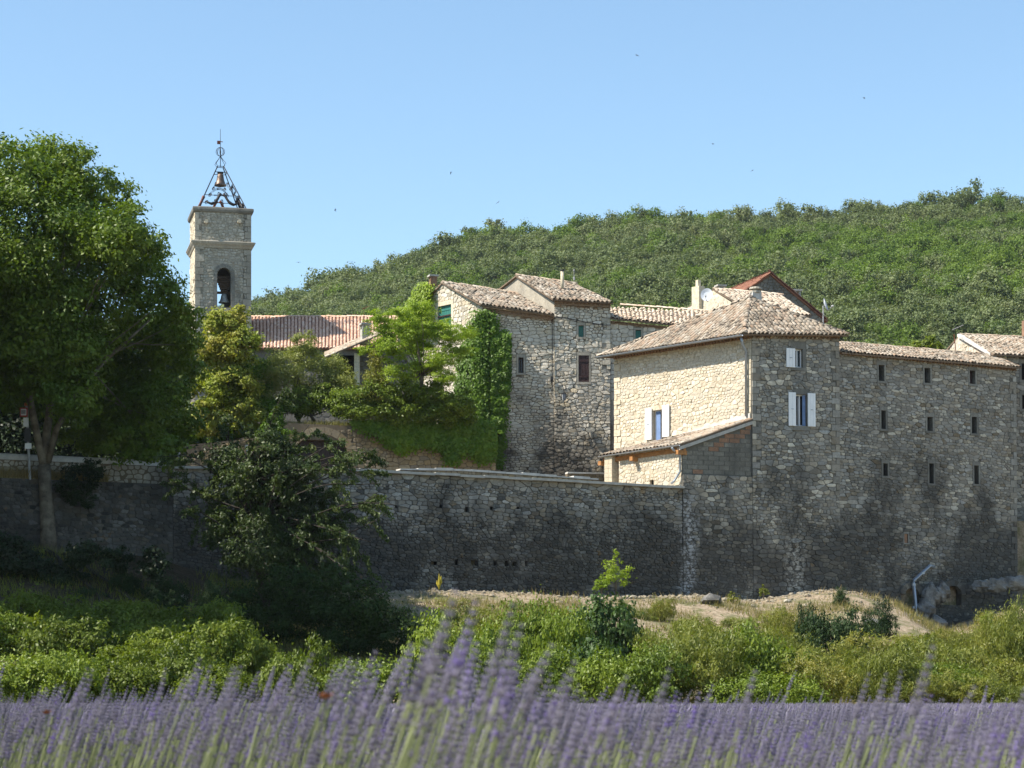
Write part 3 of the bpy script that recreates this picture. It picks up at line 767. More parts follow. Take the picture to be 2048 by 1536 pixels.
# elbowed downpipe at the porch corner
q = lambda h, a, z: V3(off(CL, A2(wp.N) * h, -A2(wp.U) * a), z)
MB().tube([q(.5, .12, Z(897, 99)), q(.42, .12, Z(901, 99)), q(.12, .02, Z(908, 99)), q(.1, .02, Z(944, 99)), q(.26, .2, Z(962, 99)), q(.34, .32, Z(968, 99))], .05, 8).build('downpipe', M['zinc'], H, smooth=True)
def chimney(root, c, wx, wy, h, mat, ang=0.3, cap=True, name='chimney'):
    ux = np.array([math.cos(ang), math.sin(ang), 0]); uy = np.array([-ux[1], ux[0], 0]); c = np.asarray(c, float); z = np.array([0, 0, 1.0])
    o = MB().box(c + z * h / 2, ux * wx / 2, uy * wy / 2, z * h / 2).build(name, mat, root)
    if cap:
        for a in (-1, 0, 1):
            for b in (-1, 1): MB().box(c + z * (h + .12) + ux * a * (wx / 2 - .06) + uy * b * (wy / 2 - .05), ux * .05, uy * .05, z * .12).build('cap_post', mat, o)
        MB().box(c + z * (h + .28), ux * (wx / 2 + .07), uy * (wy / 2 + .07), z * .045).build('cap_slab', M['cement'], o)
    return o
proof.T += roof.T; proof.finish(300)

# ---- long wing
I_ = thing('long_stone_wing', 'long dark stone building with three rows of narrow slit windows under a low tile roof', 'house', V3(CR, 4.0))
wi0 = off(CR, -A2(wf.N) * .12)
WR = along(wi0, 33, 2031)
LW = math.dist(wi0, WR)
wi = Wall(wi0, WR, 2.8, [(0, Z(706, wi0[1])), (LW, Z(740, WR[1]))], batter=0.012)
for b, kd in (((1757, 730, 1768, 762), 'dark'), ((1848.5, 736, 1860, 766), 'dark'), ((1939, 741, 1950, 768), 'curtain'),
              ((1762, 821, 1771, 858), 'dark'), ((1854, 834, 1865, 862), 'dark'), ((1943, 834, 1953, 867), 'dark'),
              ((1766, 927, 1775, 952), 'dark'), ((1858, 927, 1867, 967), 'dark'), ((1948, 931, 1957, 968), 'dark')):
    o = window(wi, b, I_, 'dark', .3, 'dressed_dark', .1, .18, .1)
    if kd == 'curtain':
        r = wi.rect(*b); panel(wi, r, -.22, .02, M['shutter_brown'], 'shutter_board', o)
for b in ((1808, 1069, 1817, 1084), (1585, 986, 1591, 1004)): pass
r = wi.rect(1808, 1068, 1816, 1086); wi.hole(r, .2); surround(wi, r, I_, M['dressed_dark'], .06, .1, .06); panel(wi, r, -.06, .04, M['brick'], 'blocked_opening', I_)
# cave mouths at the rock foot
for b in ((1802, 1172, 1838, 1262), (1880, 1168, 1922, 1210)): wi.hole(wi.rect(*b), .9); wi.zones.append(wi.rect(*b))
quoins(wi, wi.L, 4.0, wi.top[1][1] - .3, -1, I_, M['wing'])
wi.core('front_wall', M['wing_core'], I_, .7)
for b in ((1802, 1172, 1838, 1262), (1880, 1168, 1922, 1210)):
    panel(wi, wi.rect(b[0] - 3, b[1] - 3, b[2] + 3, b[3] + 3), -.85, .05, M['dark'], 'cave_back', I_)
    u0, v0, u1, v1 = wi.rect(*b); n = 9
    for i in range(n):                                              # arch stones over each mouth
        w_ = PI * (i + .5) / n; c = wi.at((u0 + u1) / 2 + (u1 - u0) * .5 * math.cos(w_), v1 - (u1 - u0) * .3 + (u1 - u0) * .33 * math.sin(w_), .05)
        g = nrm(wi.U * math.cos(w_) + wi.V * math.sin(w_)); q_ = np.cross(wi.N, g)
        MB().box(c, g * .13, q_ * (.06 + (u1 - u0) * .05), wi.N * .12, R.random()).build('arch_stone', M['wing'], I_)
lay_stones(I_, rubble(wi, (.09, .27), (1.0, 3.3), .012, (.02, .05), v0=1.0, jit=.22, drop=.06), M['wing'])
rw = Roof(I_, M['tile_old'], M['tile_bed'])
ni = A2(wi.N)
ea = V3(off(wi0, ni * .3, A2(wi.U) * .0), Z(707, wi0[1]) + .02); eb = V3(off(WR, ni * .3, A2(wi.U) * .1), Z(737, WR[1]) + .02)
ta = P(1672, 686, wi0[1] + 2.6); tb = P(1985, 712, WR[1] + 1.9)
rw.quad(ea, eb, tb, ta); rw.ridge(ta, tb)
MB().prism([ta, tb, tb + (.8, 3, -1.2), ta + (.8, 3, -1.2)], (0, 0, -.08)).build('roof_deck', M['tile_red'], I_)
rw.finish(300)
genoise(I_, V3(wi0, Z(706, wi0[1]) + .1), V3(WR, Z(740, WR[1]) + .1), wi.N, 1)
wr2 = Wall(WR, off(WR, -ni * 4.5), 3.5, Z(740, WR[1])); wr2.core('end_wall', M['wing_core'], I_)
# grey drain pipe on the wall foot
pp = lambda px, py, h: wi.at(*wi.uv(px, py), h)
D_ = thing('drain_pipe', 'grey metal drain pipe bent down the foot of the dark wing wall beside the rock', 'pipe', pp(1820, 1240, .3))
MB().tube([pp(1866, 1134, .05), pp(1853, 1132, .22), pp(1818, 1161, .3), pp(1817.5, 1166, .3), pp(1820, 1230, .45), pp(1828, 1246, .75)], .075, 8).build('pipe', M['zinc'], D_, smooth=True)
for a in ((1836, 1147), (1818, 1170), (1819, 1215)):
    c = pp(*a, .3); MB().tube([c - (0, 0, .05), c + (0, 0, .05)], .1, 8).build('clamp', M['zinc'], D_)

# ---- far right house
J0 = (X(1986, 109), 109.0)
J_ = thing('tile_roof_house', 'stone house at the right edge with pale gable and old tile roof', 'house', V3(J0, 5.0))
J1 = along(J0, 14, 2330)
wj = Wall(J0, J1, 4.0, [(0, Z(713, 109)), (math.dist(J0, J1), Z(716, J1[1]))])
window(wj, (2043, 727, 2056, 760), J_, 'dark', .25, 'dressed_dark'); window(wj, (2044, 790, 2058, 818), J_, 'dark', .25, 'dressed_dark')
wj.core('front_wall', M['wing_core'], J_)
lay_stones(J_, rubble(wj, (.14, .3), (1, 2.4), .013, (.02, .045), v0=.8, u0=.5, jit=.2), M['wing'], 'stone', 120)
JQ = (X(1893, 114.5), 114.5)
ju = math.dist(JQ, J0); wjg = Wall(JQ, J0, 12.0, [(0, Z(702, 114.5)), (ju * .28, Z(673, 113)), (ju, Z(712, 109))])
wjg.core('gable_wall', M['gable_core'], J_)
lay_stones(J_, rubble(wjg, (.14, .3), (.9, 2.0), .014, (.015, .03), v0=3.0, jit=.25), M['gable'], 'stone', 60)
rj = Roof(J_, M['tile_old'], M['tile_bed'])
jd = V3((J1[0] - J0[0], J1[1] - J0[1]), 0)
ja = V3(off(J0, A2(wj.N) * .35, -A2(wj.U) * .15), Z(711, 109)); jb = ja + jd; jt = wjg.at(ju * .28, Z(673, 113) - 12.0 + .05)
rj.quad(ja, jb, jt + jd, jt); rj.ridge(jt, jt + jd); rj.finish(220)
jl = wjg.at(0, Z(702, 114.5) - 12.0, .1); rj.slab([jl + jd, jl, jt, jt + jd])
MB().prism([wjg.at(ju * .3, wjg.toph(ju * .3), -.05), wjg.at(ju * 1.0, wjg.toph(ju) + .0, -.05), wjg.at(ju, wjg.toph(ju) + .14, -.05), wjg.at(ju * .3, wjg.toph(ju * .3) + .14, -.05)], wjg.N * .2).build('verge_render', M['white_wash'], J_)
chimney(J_, P(2058, 672, 111), .5, .5, .75, M['brick'], cap=False)
A_ = thing('roof_antenna', 'thin rusty television antenna on the right edge gable', 'antenna', P(1912, 706, 112))
a0 = P(1912, 706, 112)
MB().tube([a0, P(1908, 668, 112)], .022, 5).build('mast', M['rust'], A_)
m = MB(); b0 = P(1907, 662, 112); m.tube([P(1904, 660, 112), P(1927, 650, 112)], .012, 4)
for k in range(5):
    c = P(1906 + k * 4.6, 659 - k * 2, 112); m.tube([c + (-.05, -.18, 0), c + (.05, .18, 0)], .009, 4)
m.build('aerial', M['post'], A_)

# ---- house with the gable window (left of the group)
D0 = (X(965, 112), 112.0); D1 = along(D0, 4, 1108)
G = thing('gable_house', 'stone house with sunlit gable, green shuttered window and ivy climbing its corner', 'house', V3(D0, 9.0))
DQ = (D0[0] - .643 * 4.8, D0[1] + .766 * 4.8)
zD0, zD1 = Z(618, 112), Z(637, D1[1])
wg = Wall(DQ, D0, 9.0, [(0, 20.75), (1.74, Z(568, 114.35)), (4.8, zD0 + .1)])
wd = Wall(D0, D1, 9.0, [(0, zD0), (math.dist(D0, D1), zD1)], batter=0.01)
o = window(wg, (876, 611, 903, 652), G, 'green', .12, 'dressed_warm', .17, .22, .1)
r = wg.rect(876, 611, 903, 652); panel(wg, (r[0], (r[1] + r[3]) / 2 - .03, r[2], (r[1] + r[3]) / 2 + .03), -.02, .05, M['shutter_brown'], 'bar', o)
window(wd, (1037, 715, 1047, 746), G, 'glass', .25, 'dressed', .1, .16, .1)
quoins(wd, 0, 8.5, wd.top[0][1] - .3, 1, G, M['dressed']); quoins(wg, wg.L, 6, wg.top[2][1] - .4, -1, G, M['dressed_warm'])
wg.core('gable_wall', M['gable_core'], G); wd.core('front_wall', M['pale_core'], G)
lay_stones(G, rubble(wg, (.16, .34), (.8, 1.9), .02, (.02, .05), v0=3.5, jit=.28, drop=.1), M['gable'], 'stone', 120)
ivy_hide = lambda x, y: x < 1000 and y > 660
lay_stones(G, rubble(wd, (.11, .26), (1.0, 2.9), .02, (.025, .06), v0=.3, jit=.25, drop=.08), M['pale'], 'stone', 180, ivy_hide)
rg = Roof(G, M['tile_old'], M['tile_bed'], 1.3)
ga = V3(off(D0, A2(wd.N) * .35, -A2(wd.U) * .12), Z(611, 112)); gb = V3(off(D1, A2(wd.N) * .35), Z(632, D1[1]))
gt = wg.at(1.74, Z(568, 114.35) - 9 + .06, .1); gt2 = P(1036, 588, 115.0)
rg.quad(ga, gb, gt2, gt); rg.ridge(gt, gt2); rg.finish(300)
gl = wg.at(0, 20.75 - 9, .1); rg.slab([gl + (gt2 - gt), gl, gt, gt2])
genoise(G, V3(D0, zD0 + .1), V3(D1, zD1 + .1), wd.N, 2)
rg2 = Roof(G, M['tile_old'], M['tile_bed']); rg2.ridge(wg.at(.05, wg.toph(.05), .0), wg.at(1.7, wg.toph(1.7), .0), name='verge'); rg2.ridge(wg.at(4.7, wg.toph(4.7), .0), wg.at(1.76, wg.toph(1.76), .0))
chimney(G, P(866, 571, 117), .34, .34, .2, M['brick'], cap=True)

# ---- tower house with the metal flue
E1 = along(off(D1, A2(wd.N) * .08), 4, 1221)
ED = off(D1, A2(wd.N) * .08)
T_ = thing('flue_house', 'narrow taller stone house with rendered side, metal flue and brown shutter', 'house', V3(ED, 9.0))
zE0, zE1 = Z(605, ED[1]), Z(611, E1[1])
we = Wall(ED, E1, 9.0, [(0, zE0), (math.dist(ED, E1), zE1)])
window(we, (1157, 651, 1167, 674), T_, 'green', .15, 'dressed', .1, .14, .1)
window(we, (1157, 711, 1178, 764), T_, 'brown', .05, 'dressed', .1, .16, .12)
EQ = off(ED, (-2.85, 4.45)); eu = math.dist(EQ, ED)
wes = Wall(EQ, ED, 14.0, [(0, Z(584, EQ[1])), (eu * .37, Z(555, 115.1)), (eu, zE0)])
we.core('front_wall', M['pale_core'], T_); wes.core('rendered_side_wall', M['render'], T_)
quoins(we, we.L, 8, we.top[1][1] - .4, -1, T_, M['pale'])
lay_stones(T_, rubble(we, (.14, .32), (.8, 2.1), .02, (.025, .06), v0=.3, jit=.3, drop=.1), M['pale'], 'stone', 280)
re_ = Roof(T_, M['tile_old'], M['tile_bed'], 1.2)
ta_ = V3(off(ED, A2(we.N) * .35, -A2(we.U) * .1), Z(601, ED[1])); tb_ = V3(off(E1, A2(we.N) * .35, A2(we.U) * .1), Z(608, E1[1]))
tt = wes.at(eu * .37, wes.toph(eu * .37) + .06, .1); tt2 = P(1151, 569, 115.5)
re_.quad(ta_, tb_, tt2, tt); re_.ridge(tt, tt2); re_.finish(240)
tl = wes.at(0, wes.toph(0), .1); re_.slab([tl + (tt2 - tt), tl, tt, tt2])
genoise(T_, V3(ED, zE0 + .1), V3(E1, zE1 + .1), we.N, 2)
ER = off(E1, (-2.0, 4.2)); wer = Wall(off(E1, (-.26, .55)), ER, 14.0, [(0, zE1), (math.dist(E1, ER) - .6, Z(570, 115.5))]); wer.core('right_wall', M['pale_core'], T_)
c = P(1124.5, 585, 113.6)
fl = MB().tube([c, c + (0, 0, 1.05)], .085, 10).build('flue', M['dressed_warm'], T_, smooth=True)
MB().tube([c - (0, 0, .1), c + (0, 0, .16)], .12, 10).build('flue_collar', M['rust'], fl); MB().tube([c + (0, 0, 1.07), c + (0, 0, 1.13)], .11, 10).build('flue_cap', M['iron'], fl)
m = MB(); c = P(1148, 570, 115.6); m.tube([c, c + (0, 0, .75)], .015, 4).tube([c + (0, 0, .25), c + (0, 0, .4)], .05, 5).tube([c + (-.02, 0, .7), c + (.02, 0, .78)], .035, 5)
A2_ = thing('small_aerial', 'small white aerial on the ridge right of the metal flue', 'antenna', c); m.build('mast', M['post'], A2_)
# street lantern on an iron bracket, telephone cable
L0 = we.at(*we.uv(1126, 797), .45); LB = we.at(*we.uv(1117, 772), 0.0)
LN = thing('wall_lantern', 'black street lantern on an iron bracket on the dark stained stone wall', 'lantern', L0)
MB().tube([LB, LB + we.N * .45 + we.U * .15, L0 + (0, 0, .28)], .018, 5).build('bracket', M['iron'], LN)
lo = MB().lathe(L0, [(.02, .26), (.13, .17), (.13, .15), (.03, .15)], 6).build('hood', M['iron'], LN)
MB().lathe(L0, [(.07, -.16), (.11, .14)], 6).build('lamp_glass', M['curtain'], LN)
m = MB()
for k in range(6):
    a = PI * k / 3; m.tube([L0 + (.072 * math.cos(a), .072 * math.sin(a), -.16), L0 + (.113 * math.cos(a), .113 * math.sin(a), .15)], .012, 4)
m.build('lamp_frame', M['iron'], LN)
cb = [wd.at(wd.L - .1, wd.uv(1106, y)[1], .12) for y in (785, 720, 660, 640)]
cb += [we.at(*we.uv(x, y), .15) for x, y in ((1113, 636), (1130, 637), (1150, 641), (1180, 647), (1210, 651), (1221, 651))]
CB = info(MB().tube(cb, .02, 5).build('telephone_cable', M['iron']), 'black cable running up the joint of the two stone houses and along the wall', 'cable')
lh = we.at(*we.uv(1104, 759), .1) - we.U * .02
info(MB().lathe(lh, [(.05, -.12), (.07, 0), (.05, .12)], 6).build('junction_box', M['iron']), 'small black box on the stone wall left of the street lantern', 'box')

# ---- house behind with the sagging pale roof
F0 = off(E1, -A2(we.N) * .12); F1 = along(F0, 4, 1440)
Q_ = thing('sagging_roof_house', 'stone house with sagging pale tile roof behind the hipped roof', 'house', V3(F0, 9.0))
wq = Wall(F0, F1, 9.0, [(0, Z(645, F0[1])), (math.dist(F0, F1), Z(668, F1[1]))])
window(wq, (1271, 660, 1282, 677), Q_, 'green', .15, 'dressed', .1, .1, .1)
wq.core('front_wall', M['pale_core'], Q_)
lay_stones(Q_, rubble(wq, (.18, .4), (.8, 1.8), .02, (.02, .05), v0=6.5, jit=.3, drop=.1), M['pale'], 'stone', 90)
rq = Roof(Q_, M['tile_pale'], M['tile_bed'], 1.6)
qa = V3(off(F0, A2(wq.N) * .3), Z(638, F0[1])); qb = V3(off(F1, A2(wq.N) * .3), Z(661, F1[1])); qt = P(1240, 611, 116); qt2 = P(1440, 625, 116.5)
qs = P(1216, 616, 115.5)
rq.quad(qa, qb, qt2, qs); rq.ridge(qt, qt2); rq.finish(300)
genoise(Q_, V3(F0, Z(645, F0[1]) + .1), V3(F1, Z(668, F1[1]) + .1), wq.N, 1)

# ---- cream house behind with the satellite dish
K0 = (X(1500, 121), 121.0); KQ = (X(1362, 125.5), 125.5); ku = math.dist(KQ, K0)
K_ = thing('cream_house', 'cream rendered house with bleached tile roof behind the hipped roof', 'house', V3(K0, 10.0))
wkk = Wall(KQ, K0, 10.0, [(0, Z(624, 125.5)), (ku * .47, Z(580, 123.3)), (ku, Z(628, 121))])
wkk.core('gable_wall', M['dressed_warm'], K_)
lay_stones(K_, rubble(wkk, (.2, .4), (.8, 1.8), .03, (.006, .016), v0=9.5, jit=.3, drop=.12), M['warm'], 'stone', 40)
K1 = along(K0, 12, 1622); kd = V3((K1[0] - K0[0], K1[1] - K0[1]), 0)
Wall(K0, K1, 10.0, Z(640, 121)).core('front_wall', M['render'], K_)
rk = Roof(K_, M['tile_pale'], M['tile_bed'], 1.2)
ka = V3(K0, Z(622, 121)) + (0, -.35, 0); kb = V3(K1, Z(634, K1[1])) + (0, -.35, 0); kt = wkk.at(ku * .47, wkk.toph(ku * .47) + .05); kt2 = P(1560, 590, 124.5)
rk.quad(ka, kb, kt2, kt); rk.ridge(kt, kt2); rk.finish(200)
kl = wkk.at(0, wkk.toph(0)); rk.slab([kl + (kt2 - kt), kl, kt, kt2])
c = wkk.at(wkk.uv(1398, 600)[0], wkk.uv(1398, 622)[1], .06)
MB().box(c + (0, 0, .3), wkk.U * .3, wkk.N * .2, (0, 0, 1.0)).box(c + (0, 0, 1.4), wkk.U * .1, wkk.N * .1, (0, 0, .25)).build('chimney_breast', M['dressed_warm'], K_)
chimney(K_, P(1511, 604, 119.5), .5, .45, .5, M['white_wash'], .3, False)
cc = P(1511, 588, 119.5); MB().lathe(cc, [(.18, 0), (.3, .04), (.3, .14), (.16, .15), (.16, .22), (.33, .24), (.3, .34), (.1, .38)], 12).build('chimney_pot', M['dressed'], K_)
chimney(K_, P(1441, 584, 127), .4, .4, .05, M['cement'], .3)
def dish(name, label, c, r, facing, mast=None):
    t = thing(name, label, 'satellite dish', c); f = nrm(facing); a = nrm(np.cross(f, (0, 0, 1))); b = np.cross(a, f); m = MB(); n = 20
    vs = [c - f * .06 * r]
    for q, h in ((.5, .03), (1.0, .22)):
        vs += [c + (a * math.cos(2 * PI * i / n) * .88 + b * math.sin(2 * PI * i / n)) * r * q + f * (h * r - .06 * r) for i in range(n)]
    fs = [(0, 1 + i, 1 + (i + 1) % n) for i in range(n)] + [(1 + i, n + 1 + i, n + 1 + (i + 1) % n, 1 + (i + 1) % n) for i in range(n)]
    k = len(vs); vs2 = [v - f * .02 for v in vs]; fs2 = [tuple(k + i for i in reversed(q)) for q in fs]
    rim = [(n + 1 + i, k + n + 1 + i, k + n + 1 + (i + 1) % n, n + 1 + (i + 1) % n) for i in range(n)]
    m.add(vs + vs2, fs + fs2 + rim); m.build('reflector', M['dish'], t, smooth=False)
    lp = c + f * r * 1.0 - b * r * .55
    MB().tube([c - b * r * .95 + f * r * .1, lp], .018, 5).tube([lp - f * .06, lp + f * .05], .05, 8).build('feed_arm', M['post'], t)
    m = MB(); p0 = c - f * .1
    if mast: m.tube([p0, p0 - (0, 0, mast)], .03, 6).tube([p0 - (0, 0, mast * .35) + a * .3, p0 - (0, 0, mast * .5), p0 - (0, 0, mast * .35) - a * .3], .012, 4)
    else: m.tube([p0, p0 - f * .3 - (0, 0, .2)], .03, 6)
    m.build('mast', M['post'], t); return t
dish('satellite_dish', 'large grey satellite dish fixed beside the cream gable wall', P(1413.5, 590, 120.5), .36, (-.25, -1, .25))
dish('satellite_dish', 'narrow side-on satellite dish on a mast over the right end of the hipped roof', P(1650.5, 610, 106), .30, (.93, -.28, .3), .95)

# ---- red roofed house at the back
B0 = (X(1470, 131), 131.0); B1 = along(B0, 10, 1648); bu = math.dist(B0, B1)
B_ = thing('red_roof_house', 'house with red tile roof and grey stone gable at the back of the group', 'house', V3(B0, 10.0))
ap = (1540 - 1470) / (1648 - 1470) * bu
wbk = Wall(B0, B1, 10.0, [(0, Z(598, 131)), (ap, Z(551, 131.4)), (bu, Z(640, B1[1]))])
wbk.core('gable_wall', M['garden_core'], B_)
lay_stones(B_, rubble(wbk, (.16, .34), (.9, 1.9), .02, (.02, .045), v0=11.0, jit=.3, drop=.1), M['dressed_dark'], 'stone', 120)
rb = Roof(B_, M['tile_red'], M['tile_red'], .8)
bt = wbk.at(ap, wbk.toph(ap) + .08, .15); bl = wbk.at(-.3, wbk.toph(0) - .12, .15); bd = P(1450, 586, 137) - bt
rb.quad(bl + bd, bl, bt, bt + bd); rb.ridge(bt, bt + bd)
br_ = wbk.at(bu + .2, wbk.toph(bu) - .1, .15); rb.quad(br_, br_ + bd, bt + bd, bt)
rb.ridge(wbk.at(bu + .1, wbk.toph(bu), .12), bt); rb.ridge(bl, bt); rb.finish(220)
chimney(B_, P(1589, 612, 133), .62, .5, .6, M['cement'], .2)

# ---- church: nave and bell tower
S0 = (X(390, 135), 135.0); S1 = along(S0, 13, 502.5); TW = math.dist(S0, S1)
CT = thing('bell_tower', 'square stone church bell tower with arched opening and wrought iron belfry cage', 'tower', V3(S0, 12.0))
sU, sN = np.array([S1[0] - S0[0], S1[1] - S0[1]]) / TW, None
sN = np.array([sU[1], -sU[0]])
S2, S3 = off(S1, -sN * TW), off(S0, -sN * TW)
ZT, ZM = Z(417, 135), Z(487, 135)
wt = Wall(S0, S1, 12.0, ZT); wtl = Wall(S3, S0, 12.0, ZT); wtr = Wall(S1, S2, 12.0, ZT); wtb = Wall(S2, S3, 12.0, ZT)
ar = wt.rect(434.5, 549, 462, 615)
def arch_holes(w, u0, u1, v0, v1):
    rr = (u1 - u0) / 2; n = 10
    for i in range(n):
        a = u0 + (u1 - u0) * i / n; b = u0 + (u1 - u0) * (i + 1) / n; x = ((a + b) / 2 - (u0 + u1) / 2) / rr
        w.holes.append((a, v0, b, v1 + rr * math.sqrt(max(0, 1 - x * x)), 0))
    w.zones.append((u0 - .2, v0, u1 + .2, v1 + rr + .2))
    m = MB(); k = 14; d = .5
    ring = [(u1, v0)] + [((u0 + u1) / 2 + rr * math.cos(PI * i / k), v1 + rr * math.sin(PI * i / k)) for i in range(k + 1)] + [(u0, v0)]
    for (a, b), (c, e) in zip(ring, ring[1:]): m.add([w.at(a, b), w.at(c, e), w.at(c, e, -d), w.at(a, b, -d)], [(0, 1, 2, 3)])
    m.build('arch_reveal', M['dressed_dark'], CT)
    for i in range(9):
        t0, t1 = PI * i / 9, PI * (i + 1) / 9; c = ((u0 + u1) / 2, v1); vs = []
        for t_, q in ((t0 + .02, rr), (t1 - .02, rr), (t1 - .02, rr + .22), (t0 + .02, rr + .22)): vs.append(w.at(c[0] + q * math.cos(t_), c[1] + q * math.sin(t_), .03))
        MB().prism(vs, -w.N * .2, R.random()).build('voussoir', M['dressed_dark'], CT)
    for s_ in (-1, 1):
        for i in range(5):
            uu = u0 - .11 if s_ < 0 else u1 + .11; h = (v1 - v0) / 5
            MB().box(w.at(uu, v0 + h * (i + .5), -.07), w.U * .1, w.V * (h / 2 - .01), w.N * .1, R.random()).build('jamb', M['dressed_dark'], CT)
arch_holes(wt, ar[0], ar[2], ar[1], ar[3]); arch_holes(wtb, TW - ar[2], TW - ar[0], ar[1], ar[3])
quoins(wt, 0, 3, ZM - 12.2, 1, CT, M['dressed'], (.3, .45), (.3, .5)); quoins(wt, TW, 3, ZM - 12.2, -1, CT, M['dressed'], (.3, .45), (.3, .5))
quoins(wt, 0, ZM - 11.9, ZT - 12.2, 1, CT, M['dressed'], (.3, .4), (.25, .4)); quoins(wt, TW, ZM - 11.9, ZT - 12.2, -1, CT, M['dressed'], (.3, .4), (.25, .4))
for w, nm in ((wt, 'front_wall'), (wtl, 'left_wall'), (wtr, 'right_wall'), (wtb, 'back_wall')): w.core(nm, M['tower_core'], CT, .5)
lay_stones(CT, rubble(wt, (.13, .29), (.8, 1.8), .03, (.015, .04), v0=8.0, jit=.3, drop=.1), M['tower'], 'stone', 260)
lay_stones(CT, rubble(wtl, (.25, .5), (.8, 1.8), .03, (.01, .02), v0=9.0, jit=.3, drop=.1), M['dressed_warm'], 'stone', 30)
cen = V3(off(S0, sU * TW / 2, -sN * TW / 2), 0); u3, n3 = V3(sU, 0), V3(sN, 0)
def square_ring(zc, prof, name, mat):
    m = MB(); rows = []
    for o_, dz in prof:
        rows.append([cen + u3 * a * (TW / 2 + o_) + n3 * b * (TW / 2 + o_) + (0, 0, zc + dz) for a, b in ((-1, 1), (1, 1), (1, -1), (-1, -1))])
    for ra, rb_ in zip(rows, rows[1:]):
        for i in range(4): m.add([ra[i], ra[(i + 1) % 4], rb_[(i + 1) % 4], rb_[i]], [(0, 1, 2, 3)])
    m.add(rows[-1], [(0, 1, 2, 3)])
    return m.build(name, mat, CT)
square_ring(ZM, [(-.1, -.22), (.06, -.2), (.1, -.1), (.19, .02), (.21, .1), (.23, .1), (.23, .16), (-.1, .26)], 'cornice', M['dressed'])
square_ring(ZT, [(-.1, -.2), (.05, -.18), (.11, -.12), (.14, -.02), (.13, .1), (.05, .14), (-.3, .15)], 'top_moulding', M['dressed_dark'])
for px in (412, 478): 
    u, v = wt.uv(px, 444); MB().tube([wt.at(u, v, -.1), wt.at(u, v, .28)], .12, 7).build('water_spout', M['dressed_warm'], CT)
# iron cage
zb = ZT + .15
CG = MB().tube([cen + (0, 0, zb + 2.75), cen + (0, 0, zb + 5.0)], [.025, .012], 5).build('iron_cage', M['iron'], CT)
def leg_pt(a, b, f): 
    k = 1.40 * (1 - f) + .18 * f; return cen + u3 * a * k + n3 * b * k + (0, 0, zb + 2.75 * f)
for a, b in ((-1, 1), (1, 1), (1, -1), (-1, -1)):
    MB().tube([leg_pt(a, b, 0), leg_pt(a, b, 1)], .032, 5).build('cage_leg', M['iron'], CG)
for f in (.02, .3, .86, 1.0):
    m = MB()
    for i, (a, b) in enumerate(((-1, 1), (1, 1), (1, -1), (-1, -1))):
        a2, b2 = ((-1, 1), (1, 1), (1, -1), (-1, -1))[(i + 1) % 4]; m.tube([leg_pt(a, b, f), leg_pt(a2, b2, f)], .02, 4)
    m.build('cage_hoop', M['iron'], CG)
m = MB()
def on_face(k, x, f):
    ax_, bx_ = ((n3, u3), (u3, -n3), (-n3, -u3), (-u3, n3))[k]; kk = 1.40 * (1 - f) + .18 * f
    return cen + ax_ * kk + bx_ * x * kk + (0, 0, zb + 2.75 * f)
for k in range(4):
    for x, f, rr in ((-.75, .12, .12), (.75, .12, .12), (-.45, .1, .11), (.45, .1, .11), (-.7, .3, .13), (.7, .3, .13), (-.6, .45, .11), (.6, .45, .11), (-.5, .58, .1), (.5, .58, .1), (0, .1, .1), (-.2, .34, .1), (.2, .34, .1)):
        pts = []
        for i in range(13):
            w_ = 1.6 * 2 * PI * i / 12; q = rr * (1 - .6 * i / 12); pts.append(on_face(k, x + q * math.cos(w_) * .8, f + q * math.sin(w_) * .38))
        m.tube(pts, .017, 3, cap=False)
m.build('scrollwork', M['iron'], CG)
m = MB()
for k in range(4):
    for i in range(15):
        x = -.62 + 1.24 * i / 14; f = .50 + .1 * (1 - (x / .62) ** 2) * 1 - .02
        m.tube([on_face(k, x, f - .025), on_face(k, x + .02, f + .03)], .02, 3)
    for i in range(8):
        x = -.3 + .6 * i / 7; m.tube([on_face(k, x, .43), on_face(k, x, .465)], .018, 3)
m.build('iron_letters', M['iron'], CG)
for k in range(4):
    for sg in (-1, 1):
        pts = [on_face(k, sg * x, f) for x, f in ((.06, .33), (.16, .30), (.24, .22), (.34, .13), (.5, .09), (.68, .12), (.82, .16))]
        MB().tube(pts, [.10, .085, .08, .085, .08, .06, .02], 6).build('iron_horn', M['rust'] if k in (2, 3) else M['iron'], CG, smooth=True)
bc = cen + (0, 0, zb + 3.65); m = MB()
for k in range(4):
    a = PI * k / 4; m.tube([bc + np.array([math.cos(a) * math.cos(w_), math.sin(a) * math.cos(w_), math.sin(w_)]) * .26 for w_ in np.linspace(0, 2 * PI, 17)], .016, 3, cap=False)
m.build('iron_globe', M['iron'], CG)
m = MB()
for a, b in ((-1, 1), (1, 1), (1, -1), (-1, -1)):
    m.tube([leg_pt(a, b, 1), leg_pt(a, b, 1) + (u3 * a + n3 * b) * .12 + (0, 0, .18), cen + u3 * a * .14 + n3 * b * .14 + (0, 0, zb + 3.15), cen + (0, 0, zb + 3.4)], .018, 4)
m.build('iron_crown', M['iron'], CG)
MB().box(cen + u3 * -.1 + (0, 0, zb + 4.2), u3 * .09, n3 * .02, (0, 0, .1)).box(cen + u3 * .05 + (0, 0, zb + 4.25), u3 * .1, n3 * .015, (0, 0, .02)).build('weather_vane', M['rust'], CG)
